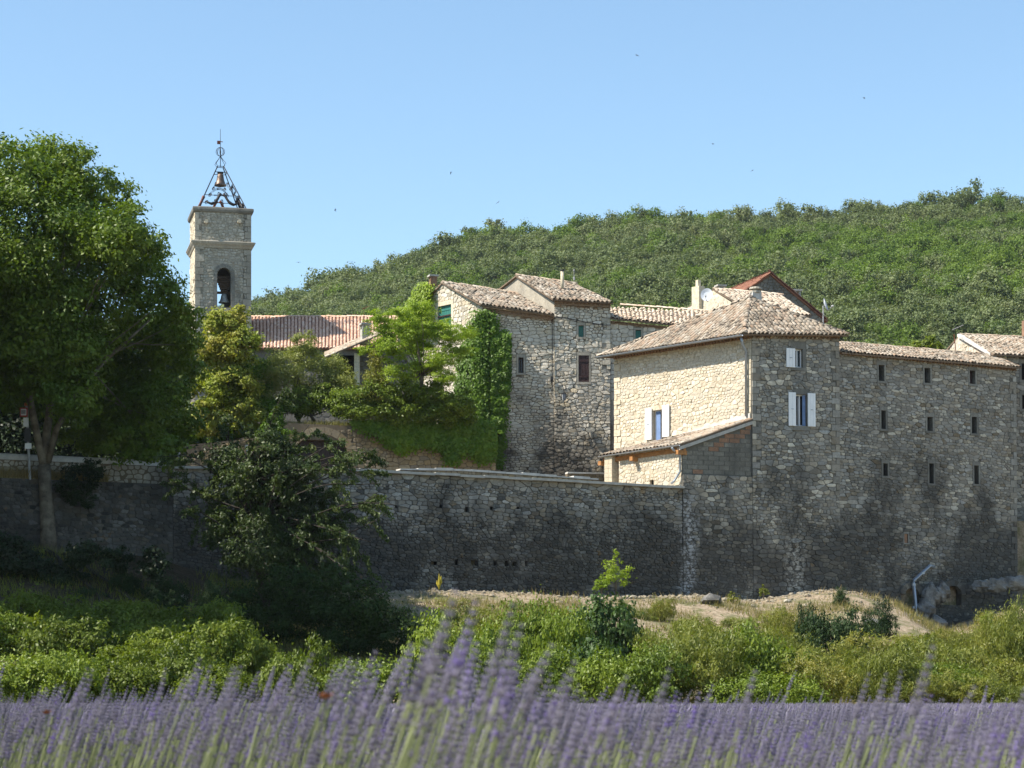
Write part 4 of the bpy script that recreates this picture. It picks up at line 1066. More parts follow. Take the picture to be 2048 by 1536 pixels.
def bell(name, label, c, r, h, mat):
    t = thing(name, label, 'bell', c)
    MB().lathe(c, [(r, 0), (r * 1.02, h * .06), (r * .82, h * .2), (r * .62, h * .5), (r * .54, h * .8), (r * .4, h * .97), (.03, h)], 16).build('bell_body', mat, t, smooth=True)
    MB().tube([c + (0, 0, h * .3), c - (0, 0, .06)], [.03, .06], 6).build('clapper', M['iron'], t)
    MB().box(c + (0, 0, h + .06), u3 * r * .5, n3 * .06, (0, 0, .06)).build('headstock', M['iron'], t); return t
bell('small_bell', 'small rusty brown bell hanging high in the iron cage of the church tower', cen + (0, 0, zb + 1.62), .36, .72, M['bronze'])
tb0 = cen + u3 * (wt.uv(450, 600)[0] - TW / 2) + n3 * (TW / 2 - .5); tz = Z(601, 135)
bell('church_bell', 'grey bronze church bell hanging in the arched opening of the tower', np.array([tb0[0], tb0[1], tz]), .33, .55, M['bell_grey'])
m = MB(); 
for k in range(7):
    m.box(np.array([tb0[0], tb0[1], tz + .72 + k * .13]) , u3 * (.2 + .05 * k), n3 * .14, (0, 0, .055), R.random())
m.box(np.array([tb0[0], tb0[1], tz + .6]) + u3 * .05, u3 * .55, n3 * .1, (0, 0, .06)).build('bell_yoke', M['wood'], CT)
MB().box(np.array([tb0[0], tb0[1], tz - .2]) + u3 * .1, u3 * .09, n3 * .09, (0, 0, .18)).build('counterweight', M['iron'], CT)
MB().prism([wt.at(ar[0], ar[1] - .02, -.5), wt.at(ar[2], ar[1] - .02, -.5), wt.at(ar[2], ar[1] - .02, -TW + .5), wt.at(ar[0], ar[1] - .02, -TW + .5)], (0, 0, -.1)).build('belfry_floor', M['dressed_dark'], CT)

N0, N1 = (X(470, 135.5), 135.5), (X(812, 135.5), 135.5)
CH = thing('church_nave', 'church nave with long pink tile roof beside the bell tower', 'church', V3(N0, 12.0))
wn_ = Wall(N0, N1, 12.0, Z(700, 135.5)); wn_.core('side_wall', M['tower_core'], CH)
lay_stones(CH, rubble(wn_, (.3, .5), (1, 1.8), .03, (.01, .03), v0=4.5, u0=4), M['tower'], 'stone', 40)
rn = Roof(CH, M['tile_pink'], M['tile_red'], .5)
na = P(470, 697, 135.2); nb = P(812, 697, 135.2); nt0 = P(470, 634.5, 140); nt1 = P(812, 634.5, 140)
rn.quad(na, nb, nt1, nt0); rn.ridge(nt0, nt1); rn.finish(300); rn.slab([nt0, nt1, nt1 + (0, 5, -2.6), nt0 + (0, 5, -2.6)])
Wall(N1, off(N1, (0, 9)), 12.0, Z(655, 137)).core('end_wall', M['tower_core'], CH)
# ---- low house in the garden
U0, U1 = (X(712, 121), 121.0), (X(792, 121), 121.0)
LH = thing('garden_house', 'low house with sloping tile roof and square chimney among the garden trees', 'house', V3(U0, 13.0))
wu = Wall(U0, U1, 12.5, [(0, Z(700, 121)), (math.dist(U0, U1), Z(665, 121))]); wu.core('front_wall', M['garden_core'], LH)
lay_stones(LH, rubble(wu, (.2, .4), (.9, 1.8), .03, (.01, .03), v0=3.5), M['dressed_dark'], 'stone', 60)
MB().box(P(714, 740, 120.4), (.14, 0, 0), (0, .14, 0), (0, 0, .85)).build('column', M['dressed_warm'], LH)
MB().box(P(685, 745, 122.5), (.9, 0, 0), (0, .1, 0), (0, 0, .9)).build('porch_back', M['dark'], LH)
ru = Roof(LH, M['tile_old'], M['tile_bed'])
ua = P(650, 714, 119.6); ub = P(650, 706, 125); uc = P(800, 645, 125); ud = P(800, 652, 119.6)
ru.quad(ub, ua, ud, uc); ru.finish(120)
chimney(LH, P(730, 690, 120.5), .42, .42, .8, M['cement'], .35)
A3 = thing('roof_antenna', 'thin television antenna standing above the square cement chimney', 'antenna', P(728, 650, 121.5))
m = MB().tube([P(728, 652, 121.5), P(728, 617, 121.5)], .018, 4).tube([P(724, 618, 121.5), P(738, 613, 121.5)], .012, 4)
for k in range(4): c = P(726 + 3.4 * k, 617 - k * 1.2, 121.5); m.tube([c + (0, -.2, 0), c + (0, .2, 0)], .009, 4)
m.build('aerial', M['rust'], A3)
# ---------------------------------------------------------------- rampart, road wall, garden wall
RP = thing('rampart_wall', 'long dark stained rubble rampart below the terrace with pale cement coping', 'wall', V3(CL, 4.0))
rL = math.dist(RM, CL)
def onr(px): return math.dist(RM, along(CL, 205, px))
ztop = lambda px, py: (onr(px), Z(py, along(CL, 205, px)[1]))
wr = Wall(RM, CL, 2.6, [(0, Z(937, RM[1])), ztop(690, 941), ztop(1100, 963), (rL, Z(977, CL[1]))], batter=0.02)
for b in ((862, 1123, 873, 1130), (910, 1119, 915, 1130), (942, 1121, 956, 1131), (987, 1122, 993, 1131), (1009, 1122, 1016, 1132), (1024, 1123, 1033, 1132), (1050, 1122, 1054, 1132),
          (790, 1010, 795, 1016), (879, 1009, 884, 1016), (930, 1014, 937, 1024), (980, 1013, 986, 1021), (1033, 1014, 1039, 1018)):
    r = wr.rect(*b); wr.hole(r, .3)
wr.core('wall_body', M['rampart_core'], RP, .6)
lay_stones(RP, rubble(wr, (.07, .28), (.8, 2.6), .014, (.03, .08), v0=1.2, jit=.3, drop=.1), M['rampart'], 'stone', 300, lambda x, y: x < 640)
pr = [(u, z) for u, z in wr.top]
us = np.arange(0, rL, 1.1)
for a, b in zip(us, list(us[1:]) + [rL]):
    za, zb_ = wr.toph(a) + wr.z0, wr.toph(b) + wr.z0
    m = MB(); h = R.uniform(.07, .1)
    q = [wr.O * (1, 1, 0) + wr.U * x + np.array([0, 0, z]) + wr.N * n_ for x, z, n_ in ((a, za, .1), (b - .008, zb_, .1), (b - .008, zb_, -.62), (a, za, -.62))]
    m.prism([p + (0, 0, h - .1) for p in q], (0, 0, .1), R.random()).build('coping_slab', M['cement'], RP)
# low kerb wall behind the coping
k0, k1 = along(off(CL, -A2(wr.N) * 1.6), 205, 800), along(off(CL, -A2(wr.N) * 1.6), 205, 1196)
LT = thing('low_terrace_wall', 'low pale topped stone wall on the terrace behind the rampart coping', 'wall', V3(k0, 9.0))
wlt = Wall(k0, k1, 9.0, [(0, Z(940, k0[1])), (math.dist(k0, k1) * .3, Z(939, k0[1] + .6)), (math.dist(k0, k1), Z(960, k1[1]))])
wlt.core('wall_body', M['garden_core'], LT, .4); lay_stones(LT, rubble(wlt, (.12, .25), (1, 2), .014, (.01, .03), v0=.5), M['garden'], 'stone', 60)
for a in np.arange(0, wlt.L - .05, .8):
    b = min(wlt.L, a + .79); q = [wlt.at(x, wlt.toph(x), h) for x, h in ((a, .05), (b, .05), (b, -.45), (a, -.45))]
    MB().prism(q, (0, 0, R.uniform(.05, .12)), R.random()).build('coping_stone', M['white_wash'], LT)
t0_, t1_ = (X(1135, 103.5), 103.5), (X(1222, 104), 104.0)
LT2 = thing('back_terrace_wall', 'short low stone wall with lit top left of the porch pillar', 'wall', V3(t0_, 9.0))
w2 = Wall(t0_, t1_, 9.0, Z(949, 104)); w2.core('wall_body', M['garden_core'], LT2, .35); lay_stones(LT2, rubble(w2, (.12, .25), (1, 2), .014, (.01, .03)), M['garden'], 'stone', 40)
MB().prism([w2.at(0, w2.toph(0), .05), w2.at(w2.L, w2.toph(0), .05), w2.at(w2.L, w2.toph(0), -.4), w2.at(0, w2.toph(0), -.4)], (0, 0, .07)).build('coping_slab', M['white_wash'], LT2)

# left: dry stone wall below, smooth topped road parapet above it
DS = thing('dry_stone_wall', 'dark dry stone wall in deep shade under the big tree at the left', 'wall', V3(RM, 4.0))
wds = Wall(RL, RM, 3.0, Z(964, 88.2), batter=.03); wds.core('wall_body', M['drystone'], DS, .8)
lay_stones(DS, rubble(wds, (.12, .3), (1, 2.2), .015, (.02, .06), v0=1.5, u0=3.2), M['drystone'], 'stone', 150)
RPp = thing('road_parapet', 'pale rendered road parapet with a smooth rounded top behind the big tree', 'wall', V3(RL, 8.6))
pb = -A2(wds.N)
q0, q1 = off(RL, pb * .7), off(RM, pb * .55)
wpp = Wall(q0, q1, 8.3, Z(926, 88.5)); wpp.core('wall_body', M['garden_core'], RPp, .4)
lay_stones(RPp, rubble(wpp, (.2, .34), (.8, 1.8), .03, (.004, .012), v0=.2, u0=3.2), M['dressed'], 'stone', 80)
MB().tube([V3(off(q0, pb * .2), Z(921, 88.4)), V3(off(q1, pb * .2), Z(931, 89.8))], .2, 12).build('rounded_coping', M['white_wash'], RPp, smooth=True)

# retaining wall of the garden, with the garage door
GA, GB = (X(340, 106.5), 106.5), (X(992, 109), 109.0); gL = math.dist(GA, GB)
GW = thing('garden_retaining_wall', 'ochre stone retaining wall with arched garage opening and creeper hanging over it', 'wall', V3(GA, 9.0))
gu = lambda px: math.dist(GA, (X(px, 0), 0)) if False else (px - 340) / (992 - 340) * gL
wgw = Wall(GA, GB, 9.0, [(0, Z(893, 106.5)), (gu(470), Z(880, 107)), (gu(575), Z(846, 107.4)), (gu(700), Z(852, 107.9)), (gL, Z(858, 109))])
r = wgw.rect(590, 880, 693, 960); wgw.hole(r, .6); wgw.zones[-1] = (r[0] - .05, r[1], r[2] + .05, r[3] + .35)
u0, v0, u1, v1 = r; k = 9
for i in range(k):
    w0, w1 = PI * (.18 + .64 * i / k), PI * (.18 + .64 * (i + 1) / k); rr = (u1 - u0) / 2 / math.cos(PI * .18); cz = v1 - rr * math.sin(PI * .18)
    pts = [wgw.at((u0 + u1) / 2 + q_ * math.cos(w_), cz + q_ * math.sin(w_) - .38, .04) for w_, q_ in ((w0 + .006, rr), (w1 - .006, rr), (w1 - .006, rr + .34), (w0 + .006, rr + .34))]
    MB().prism(pts, -wgw.N * .5, R.random()).build('voussoir', M['garden'], GW)
quoins(wgw, u1, v0, v1 - .1, 1, GW, M['garden'], (.2, .34), (.3, .45)); quoins(wgw, u0, v0, v1 - .1, -1, GW, M['garden'], (.2, .34), (.3, .45))
wgw.core('wall_body', M['garden_core'], GW, .8)
lay_stones(GW, rubble(wgw, (.14, .34), (.8, 2.0), .018, (.02, .05), v0=1.6, jit=.28, drop=.1), M['garden'], 'stone', 160, lambda x, y: x < 560)
gdoor = panel(wgw, (u0, v0, u1, v1), -.5, .05, M['garage'], 'garage_door', GW); m = MB()
for i in range(26):
    a = u0 + (u1 - u0) * (i + .5) / 26; m.box(wgw.at(a, (v0 + v1) / 2, -.46), wgw.U * .022, wgw.V * (v1 - v0) / 2, wgw.N * .025)
m.build('sheet_rib', M['garage'], gdoor)

# ---------------------------------------------------------------- ground
xs_w = [p[0] for p in (RL, RM, CL, C0, CR, WR)]; ys_w = [p[1] for p in (RL, RM, CL, C0, CR, WR)]
def wally(x):
    if x < xs_w[0]: return ys_w[0] + (x - xs_w[0]) * .2
    if x > xs_w[-1]: return ys_w[-1] + (x - xs_w[-1]) * .1
    return float(np.interp(x, xs_w, ys_w))
FT = [(-260, 1108), (0, 1105), (100, 1103), (300, 1112), (470, 1165), (650, 1186), (800, 1190), (1000, 1192), (1250, 1192), (1400, 1196), (1500, 1204), (1590, 1190), (1650, 1184), (1700, 1190), (1760, 1206), (1815, 1246), (1850, 1262), (1910, 1250), (1960, 1228), (2048, 1218), (2400, 1215)]
def foot(x):
    y = wally(x); px = CX + F * x / y
    return Z(float(np.interp(px, [a for a, _ in FT], [b for _, b in FT])), y)
hs = [rng.uniform(0, 6.28, 2) for _ in range(40)]; hk = [(rng.uniform(.25, 1.6), rng.uniform(0, 6.28)) for _ in range(40)]
def nz(x, y):
    s_ = 0
    for (a, b), (k, w) in zip(hs[:14], hk[:14]): s_ += math.sin(x * k * math.cos(w) + y * k * math.sin(w) + a) / (1 + k)
    return s_ / 4
def gz(x, y):
    wy = wally(x); d = wy - y
    if d <= 0: return foot(x)
    t = d / (wy - 60.0)
    g = float(np.interp(t, [0, .05, .10, .25, .45, .7, 1.0], [1, .985, .95, .70, .40, .14, 0]))
    return foot(x) * g + nz(x, y) * .22 * min(1, d / 2) * (1 if t < 1 else max(0, 1 - (t - 1) * 8))
crest = [(p_, q_ + 52) for p_, q_ in [(-900, 800), (-300, 720), (200, 650), (505, 600), (560, 590), (640, 562), (700, 536), (760, 526), (850, 502), (950, 470), (1040, 455), (1140, 446), (1200, 430), (1300, 413), (1450, 408), (1600, 401), (1760, 394), (1900, 396), (2048, 399), (2400, 404), (3200, 520)]]
def hillz(x, y):
    px = CX + F * x / 480.0
    zc = Z(float(np.interp(px, [a for a, _ in crest], [b for _, b in crest])), 480.0)
    t = (y - 200) / 280.0
    h = max(0, t) ** .92 if t < 1 else 1 - .35 * min(1, (t - 1) / 1.2)
    return 12 + (zc - 12) * h + nz(x * .12, y * .12) * 2.2 * min(1, max(0, t) * 3)
xs = sorted(set(list(np.arange(-42, 42, .55)) + list(np.arange(-400, -42, 18)) + list(np.arange(42, 420, 18))))
def rows(x):
    wy = wally(x); ins = -31 < x < 27
    out = [(-60, 0), (0, 0), (30, 0), (58, 0)]
    out += [(y, gz(x, y)) for y in np.linspace(60, wy + .25, 64)]
    out += [(wy + (.35 if ins else 8), 9.25), (wy + 14, 9.3 if ins else 10), (130, 12.0), (185, 12.0)]
    return out
RW = [rows(x) for x in xs]; nr = len(RW[0])
V = [(x, y, z) for x, r_ in zip(xs, RW) for y, z in r_]
Fc = [(i * nr + j, (i + 1) * nr + j, (i + 1) * nr + j + 1, i * nr + j + 1) for i in range(len(xs) - 1) for j in range(nr - 1)]
m_, nt, out = new_mat('dry_soil'); g = NT(nt); pos = g.pos()
n1_, n2_ = g.noise(pos, .9, 5, .6), g.noise(pos, 7, 5, .7)
c = g.ramp(n2_, [(.3, (.15, .115, .075)), (.5, (.28, .22, .155)), (.7, (.40, .34, .26))])
c = g.mix(g.rng(n1_, .45, .62, 0, .75), c, (.085, .10, .035))
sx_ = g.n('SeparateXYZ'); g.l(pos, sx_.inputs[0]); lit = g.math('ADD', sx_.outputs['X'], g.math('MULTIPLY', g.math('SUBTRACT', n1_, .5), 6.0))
c = g.mix(g.rng(lit, -8.0, -4.5, .9, 0), c, g.ramp(n2_, [(.3, (.022, .017, .011)), (.6, (.06, .042, .024)), (.8, (.11, .08, .045))]))  # soil darkens towards the left: shade under the trees put into its colour
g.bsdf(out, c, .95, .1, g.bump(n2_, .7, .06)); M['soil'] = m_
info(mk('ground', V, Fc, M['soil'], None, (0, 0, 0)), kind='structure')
hx = np.arange(-330, 430, 9.0); hy = np.concatenate([np.arange(185, 500, 8), np.arange(500, 760, 20)])
V = [(x, y, hillz(x, y)) for x in hx for y in hy]; nh = len(hy)
Fc = [(i * nh + j, (i + 1) * nh + j, (i + 1) * nh + j + 1, i * nh + j + 1) for i in range(len(hx) - 1) for j in range(nh - 1)]
M['hill'] = plain('hill_scrub', (.035, .05, .018), .95, .1, var=.3, scale=.4)
info(mk('hill', V, Fc, M['hill'], None, (0, 0, 0), None, True), kind='structure')
GZ = Z(851, 107.6)
q = [V3(off(GA, (.2, .6)), Z(893, 106.5) - .1), V3(off(wgw.O[:2] + wgw.U[:2] * gu(575), (0, .6)), GZ - .05), V3(off(GB, (0, .6)), GZ - .1), np.array([2.0, 128, GZ + .9]), np.array([X(560, 128), 128, GZ + .9]), np.array([X(300, 128), 128, GZ - .6])]
M['turf'] = plain('garden_turf', (.075, .085, .03), .95, .1, var=.3, scale=1.5, bump=.5)
info(mk('garden_ground', q, [(0, 1, 2, 3, 4, 5)], M['turf'], None, (0, 0, 0)), kind='structure')

# ---------------------------------------------------------------- foliage
def diamonds(C, axis, nor, s, w=.45):
    a = axis / np.linalg.norm(axis, axis=1, keepdims=True); b = np.cross(nor, a); b /= np.linalg.norm(b, axis=1, keepdims=True) + 1e-9
    s = s[:, None]
    return np.stack([C - a * s, C + b * s * w - a * s * .15, C + a * s, C - b * s * w - a * s * .15], 1).reshape(-1, 3)
def unit(n):
    v = rng.normal(size=(n, 3)); return v / np.linalg.norm(v, axis=1, keepdims=True)
def cloud(blobs, n, leaf, sub=24, cr=.30, w=.5, up=.35, droop=0.0, flat=.7, inner=.45, rand=.75):
    """leaves in clumps over the outside of the blobs [(centre, (rx, ry, rz))]; returns verts, tints"""
    B = [(np.asarray(c, float), np.asarray(r if hasattr(r, '__len__') else (r, r, r), float)) for c, r in blobs]
    wts = np.array([(r[0] * r[2] + r[0] * r[1]) for _, r in B]); wts /= wts.sum(); Vs, Ts = [], []
    for (c, r), q in zip(B, wts):
        m = max(8, int(n * q)); k = max(4, int(sub * (0.6 + .8 * R.random())))
        d = unit(k); d[:, 2] += .12
        cc = c + d * r * rng.uniform(inner, 1.0, (k, 1)); ct = rng.random(k)
        own = rng.integers(0, k, m); sz = rng.uniform(.6, 1.35, k)
        p = cc[own] + rng.normal(size=(m, 3)) * (r * cr * .62) * np.array([1, 1, flat]) * sz[own][:, None]
        o = (p - cc[own]) / (r * cr) * .5 + (p - c) / r; o /= np.linalg.norm(o, axis=1, keepdims=True) + 1e-9
        nor = o * .75 + np.array([0, 0, up]) + unit(m) * rand; nor /= np.linalg.norm(nor, axis=1, keepdims=True)
        ax = unit(m) + o * .5; ax[:, 2] -= droop; ax -= nor * (ax * nor).sum(1, keepdims=True)
        Vs.append(diamonds(p, ax, nor, leaf * rng.uniform(.6, 1.3, m), w))
        Ts.append(np.repeat(ct[own] * .6 + rng.random(m) * .4, 4))
    return np.vstack(Vs), np.concatenate(Ts)
def twigs(mb, base, tips, r0, n=5, sag=.0):
    for t_ in tips:
        base, t_ = np.asarray(base, float), np.asarray(t_, float); mid = (base + t_) / 2 + rng.normal(size=3) * np.linalg.norm(t_ - base) * .07 + (0, 0, sag)
        mb.tube([base, base * .55 + mid * .45 + rng.normal(size=3) * .03, mid * .5 + t_ * .5, t_], [r0, r0 * .75, r0 * .45, r0 * .15], n)
def LMAT(name, pal, *k, g=(1.5, 1.38, 1.15)): return leaf_mat(name, [tuple(x * y for x, y in zip(p, g)) for p in pal], *k)
def LMT(g_, name, pal, *k): return LMAT(name, pal, *k, g=g_)
def LMG(k_, name, pal, *k): return LMAT(name, pal, *k, g=(1.55 * k_, 1.38 * k_, 1.05 * k_))
LM = {
 'big': LMT((1.26, 1.34, .98), 'broad_tree_leaf', [(.028, .050, .008), (.052, .085, .012), (.085, .125, .017), (.13, .165, .024)], .32),
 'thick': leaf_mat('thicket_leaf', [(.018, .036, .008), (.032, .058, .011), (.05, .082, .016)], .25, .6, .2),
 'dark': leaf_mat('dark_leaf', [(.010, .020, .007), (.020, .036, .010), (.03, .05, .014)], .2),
 'cherry': leaf_mat('cherry_leaf', [(.022, .036, .010), (.042, .068, .016), (.075, .105, .024), (.14, .12, .04)], .3, .5, .3),
 'olive': LMG(1.2, 'olive_leaf', [(.075, .10, .034), (.12, .15, .05), (.165, .195, .068)], .3),
 'yellow': LMG(1.2, 'yellow_green_leaf', [(.06, .10, .016), (.095, .145, .022), (.135, .175, .03), (.16, .16, .036)], .35),
 'acacia': LMG(1.15, 'acacia_leaf', [(.085, .145, .014), (.12, .19, .018), (.16, .235, .028)], .42),
 'thuja': LMAT('golden_conifer_leaf', [(.075, .095, .012), (.12, .14, .018), (.12, .125, .02)], .25),
 'hedge': LMG(1.1, 'hedge_leaf', [(.042, .075, .010), (.075, .12, .014), (.12, .17, .022)], .3),
 'ivy': LMG(1.15, 'ivy_leaf', [(.035, .078, .008), (.06, .12, .012), (.10, .17, .018)], .32),
 'bramble': LMG(1.12, 'bramble_leaf', [(.035, .058, .008), (.06, .092, .012), (.085, .125, .018), (.11, .15, .024)], .38),
 'weed': LMG(1.2, 'weed_leaf', [(.042, .060, .012), (.07, .095, .018), (.10, .122, .026), (.13, .13, .036)], .35),
 'fig': LMAT('fig_leaf', [(.02, .045, .013), (.035, .07, .02), (.055, .095, .03)], .28, .55, .25),
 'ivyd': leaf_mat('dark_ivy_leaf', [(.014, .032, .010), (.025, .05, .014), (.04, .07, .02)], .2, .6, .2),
 'grass': leaf_mat('grass_blade', [(.10, .11, .03), (.17, .16, .05), (.26, .22, .09)], .3),
 'hay': leaf_mat('dry_grass_blade', [(.22, .17, .07), (.32, .24, .10), (.40, .31, .15)], .3),
 'oak': leaf_mat('holm_oak_leaf', [(.075, .098, .044), (.105, .138, .054), (.145, .178, .07), (.17, .19, .09)], .25, .6, .2, .06),
 'decid': LMAT('deciduous_leaf', [(.045, .085, .018), (.07, .12, .024), (.10, .155, .034)], .35, .6, .2, .06),
}
def plant(name, label, cat, base, crown, mat, group=None, trunk=None, tmat=None, crown_name='crown', k=4):
    t = thing(name, label, cat, base, group)
    if trunk is not None: trunk.build('trunk', tmat or M['bark'], t, None, True)
    mkq(crown_name, crown[0], mat, t, None, crown[1], k)
    return t
def pb_(lst, Y, dy=.8):
    """blobs from (column, row, radius px[, depth offset])"""
    out = []
    for q in lst:
        y = Y + (q[3] if len(q) > 3 else R.uniform(-dy, dy)); r = q[2] / F * y
        out.append((P(q[0], q[1], y), (r, r * .9, r * .92)))
    return out
# big tree at the left
BT = 87.0
bl = pb_([(70, 352, 85), (150, 356, 75), (0, 352, 95), (110, 326, 55), (150, 430, 105), (225, 480, 85), (50, 500, 140), (215, 400, 60), (285, 560, 75), (250, 500, 70), (190, 620, 110), (300, 640, 75),
          (90, 660, 120), (335, 700, 62), (250, 760, 95), (-70, 450, 150), (15, 740, 80), (140, 800, 70), (-100, 650, 150), (300, 830, 75), (365, 640, 45), (340, 590, 38), (300, 500, 40), (375, 690, 36), (330, 880, 48), (215, 860, 60), (-60, 800, 90), (20, 690, 85, -2), (90, 750, 75, -2), (140, 715, 70, -2.5), (45, 620, 90, -2), (-40, 720, 80, -1), (160, 770, 70, 3), (230, 830, 60, 2), (60, 790, 60, 3), (130, 850, 50, 4), (280, 780, 70, 3), (350, 790, 45), (375, 740, 40), (250, 890, 55), (325, 905, 42), (370, 850, 42), (290, 900, 50, 3), (190, 880, 45, 3), (180, 700, 110, 2.5), (60, 560, 120, 3), (160, 520, 110, 3), (0, 620, 120, 3)], BT, 3.4)
tb = MB(); s = BT / F
tk = lambda px, py, dy=0: P(px, py, BT + dy)
tb.tube([tk(98, 1125), tk(96, 1060), tk(91, 985), tk(88, 930)], [.36, .30, .25, .26], 10)
tb.tube([tk(89, 935), tk(74, 870), tk(62, 810), tk(52, 740), tk(50, 640), tk(70, 480)], [.19, .15, .14, .12, .09, .04], 8)
tb.tube([tk(90, 935), tk(92, 880, .2), tk(102, 800, .4), tk(130, 680, .6), tk(160, 520)], [.2, .16, .15, .11, .04], 8)
tb.tube([tk(96, 925), tk(112, 860, -.2), tk(150, 790, -.5), tk(230, 700)], [.13, .12, .09, .04], 7)
tb.tube([tk(60, 800), tk(20, 720), tk(-40, 600)], [.12, .1, .05], 7); tb.tube([tk(110, 780), tk(190, 740), tk(300, 640)], [.1, .08, .03], 6); tb.tube([tk(50, 640), tk(10, 520), tk(0, 400)], [.08, .06, .02], 6)
for k in range(26):
    b_ = bl[k % len(bl)]; twigs(tb, tk(90 + R.uniform(-30, 60), 740 + R.uniform(-120, 40)), [b_[0]], .05, 4)
plant('broadleaf_tree', 'big broadleaf tree with forked grey trunk filling the left edge', 'tree', tk(98, 1125), cloud(bl, 205000, .088, 50, .25, .5), LM['big'], None, tb)
# neighbour out of frame whose shade falls on the road, and the dark hedge behind the parapet
bl2 = [((-31.5, 93, 17), (4, 4, 5)), ((-28.5, 95, 14), (3, 3, 4)), ((-34, 92, 14), (4, 3, 4)), ((-30, 97, 19), (3.5, 4, 4)), ((-27, 99, 13), (3, 3, 4))]
t2_ = MB().tube([(-31, 94, 8.5), (-31.2, 94, 11), (-30.8, 94.2, 17)], [.4, .3, .1], 8); twigs(t2_, (-31, 94, 12), [b[0] for b in bl2], .1)
plant('roadside_tree', 'second broadleaf tree on the road, half out of the left edge', 'tree', (-31, 94, 8.5), cloud(bl2, 14000, .16, 40, .3), LM['big'], None, t2_)
hb = [(P(px, py, 98 + R.uniform(-1, 1)), (1.7, 1.2, 2.0)) for px in range(-160, 330, 52) for py in (915, 870, 830, 790, 750)]
hb = [b for b in hb]
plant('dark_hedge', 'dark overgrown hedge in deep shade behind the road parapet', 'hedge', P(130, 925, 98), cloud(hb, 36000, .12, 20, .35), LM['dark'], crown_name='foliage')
# two more road trees beyond the left edge: they shade the slope
for k_, (tx, ty, tz, lab) in enumerate(((-25.6, 77.5, 3.0, 'tall tree standing left of the frame above the bramble slope'), (-24.4, 83.5, 4.5, 'tall tree left of the frame beside the dry stone wall'))):
    bl3 = [((tx + R.uniform(-2.6, 2.4), ty + R.uniform(-3, 3), tz + R.uniform(4, 17)), (R.uniform(1.6, 2.6),) * 3) for _ in range(24)]
    t3 = MB().tube([(tx, ty, tz - 2), (tx + .1, ty, tz + 5), (tx, ty, tz + 14)], [.35, .28, .08], 8); twigs(t3, (tx, ty, tz + 5), [b_[0] for b_ in bl3], .09)
    plant('roadside_tree', lab, 'tree', (tx, ty, tz - 2), cloud(bl3, 24000, .21, 30, .3), LM['big'], None, t3)
bl4 = [((-23.5 + R.uniform(-2.6, 2.8), 74.2 + R.uniform(-2.6, 2.6), R.uniform(14.5, 25)), (R.uniform(1.7, 2.6),) * 3) for _ in range(26)]
t4 = MB().tube([(-24, 74, 0), (-23.8, 74, 9), (-23.5, 74, 23)], [.4, .32, .08], 8); twigs(t4, (-23.8, 74, 10), [b_[0] for b_ in bl4], .09)
plant('roadside_tree', 'very tall tree left of the frame shading the middle of the bank', 'tree', (-24, 74, 0), cloud(bl4, 27000, .21, 30, .3), LM['big'], None, t4)
# bush hanging over the dry stone wall
bb = pb_([(160, 960, 38), (185, 945, 26), (150, 985, 30), (172, 1000, 22)], 87.2, .3)
plant('overhanging_bush', 'dark round bush hanging over the wall right of the big tree trunk', 'bush', P(165, 1010, 87.2), cloud(bb, 5000, .06, 20), LM['dark'], crown_name='foliage')

bb = pb_([(20, 1120, 50), (70, 1150, 45), (0, 1170, 60), (60, 1200, 50), (-30, 1110, 50), (110, 1170, 40), (20, 1220, 45), (160, 1110, 36), (230, 1120, 34), (300, 1130, 36), (150, 1170, 40)], 82.5, .8)
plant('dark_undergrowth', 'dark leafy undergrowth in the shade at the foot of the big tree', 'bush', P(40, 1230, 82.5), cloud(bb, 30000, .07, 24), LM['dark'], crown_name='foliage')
# cherry tree before the rampart: dense dark core, arching outer branches with hanging leaves
def hang(C, A, leaf, w=.42, droop=.55):
    m = len(C); A = A / np.linalg.norm(A, axis=1, keepdims=True); ax = A * .5 + unit(m) * .7 + np.array([0, 0, -droop]); nor = unit(m) + np.array([-.2, -.4, .5])
    nor -= ax * ((ax * nor).sum(1) / (ax * ax).sum(1))[:, None]; nor /= np.linalg.norm(nor, axis=1, keepdims=True)
    return diamonds(C, ax, nor, leaf * rng.uniform(.6, 1.25, m), w)
def bez(a, b, c, n): return [(1 - f) ** 2 * a + 2 * f * (1 - f) * b + f * f * c for f in np.linspace(0, 1, n)]
CY = 84.0
mb = MB(); base, fork = P(525, 1290, CY), P(518, 1130, CY)
mb.tube([base, P(530, 1200, CY), fork, P(505, 1000, CY), P(490, 900, CY)], [.24, .2, .17, .12, .05], 8)
C, A, T = [], [], []
outer = [(762, 985), (748, 1012), (736, 955), (768, 958), (702, 925), (692, 882), (642, 872), (612, 848), (746, 1046), (743, 1090), (736, 1122), (716, 1150), (692, 1172), (722, 1075), (652, 1195), (622, 1212), (562, 1232), (532, 1205), (640, 905), (668, 900),
         (575, 865), (530, 872), (500, 852), (470, 838), (440, 862), (430, 935), (400, 985), (395, 1040), (415, 1085), (372, 950), (352, 915), (450, 1125), (480, 1165), (600, 880), (380, 1010), (345, 965), (680, 1120), (705, 1010)]
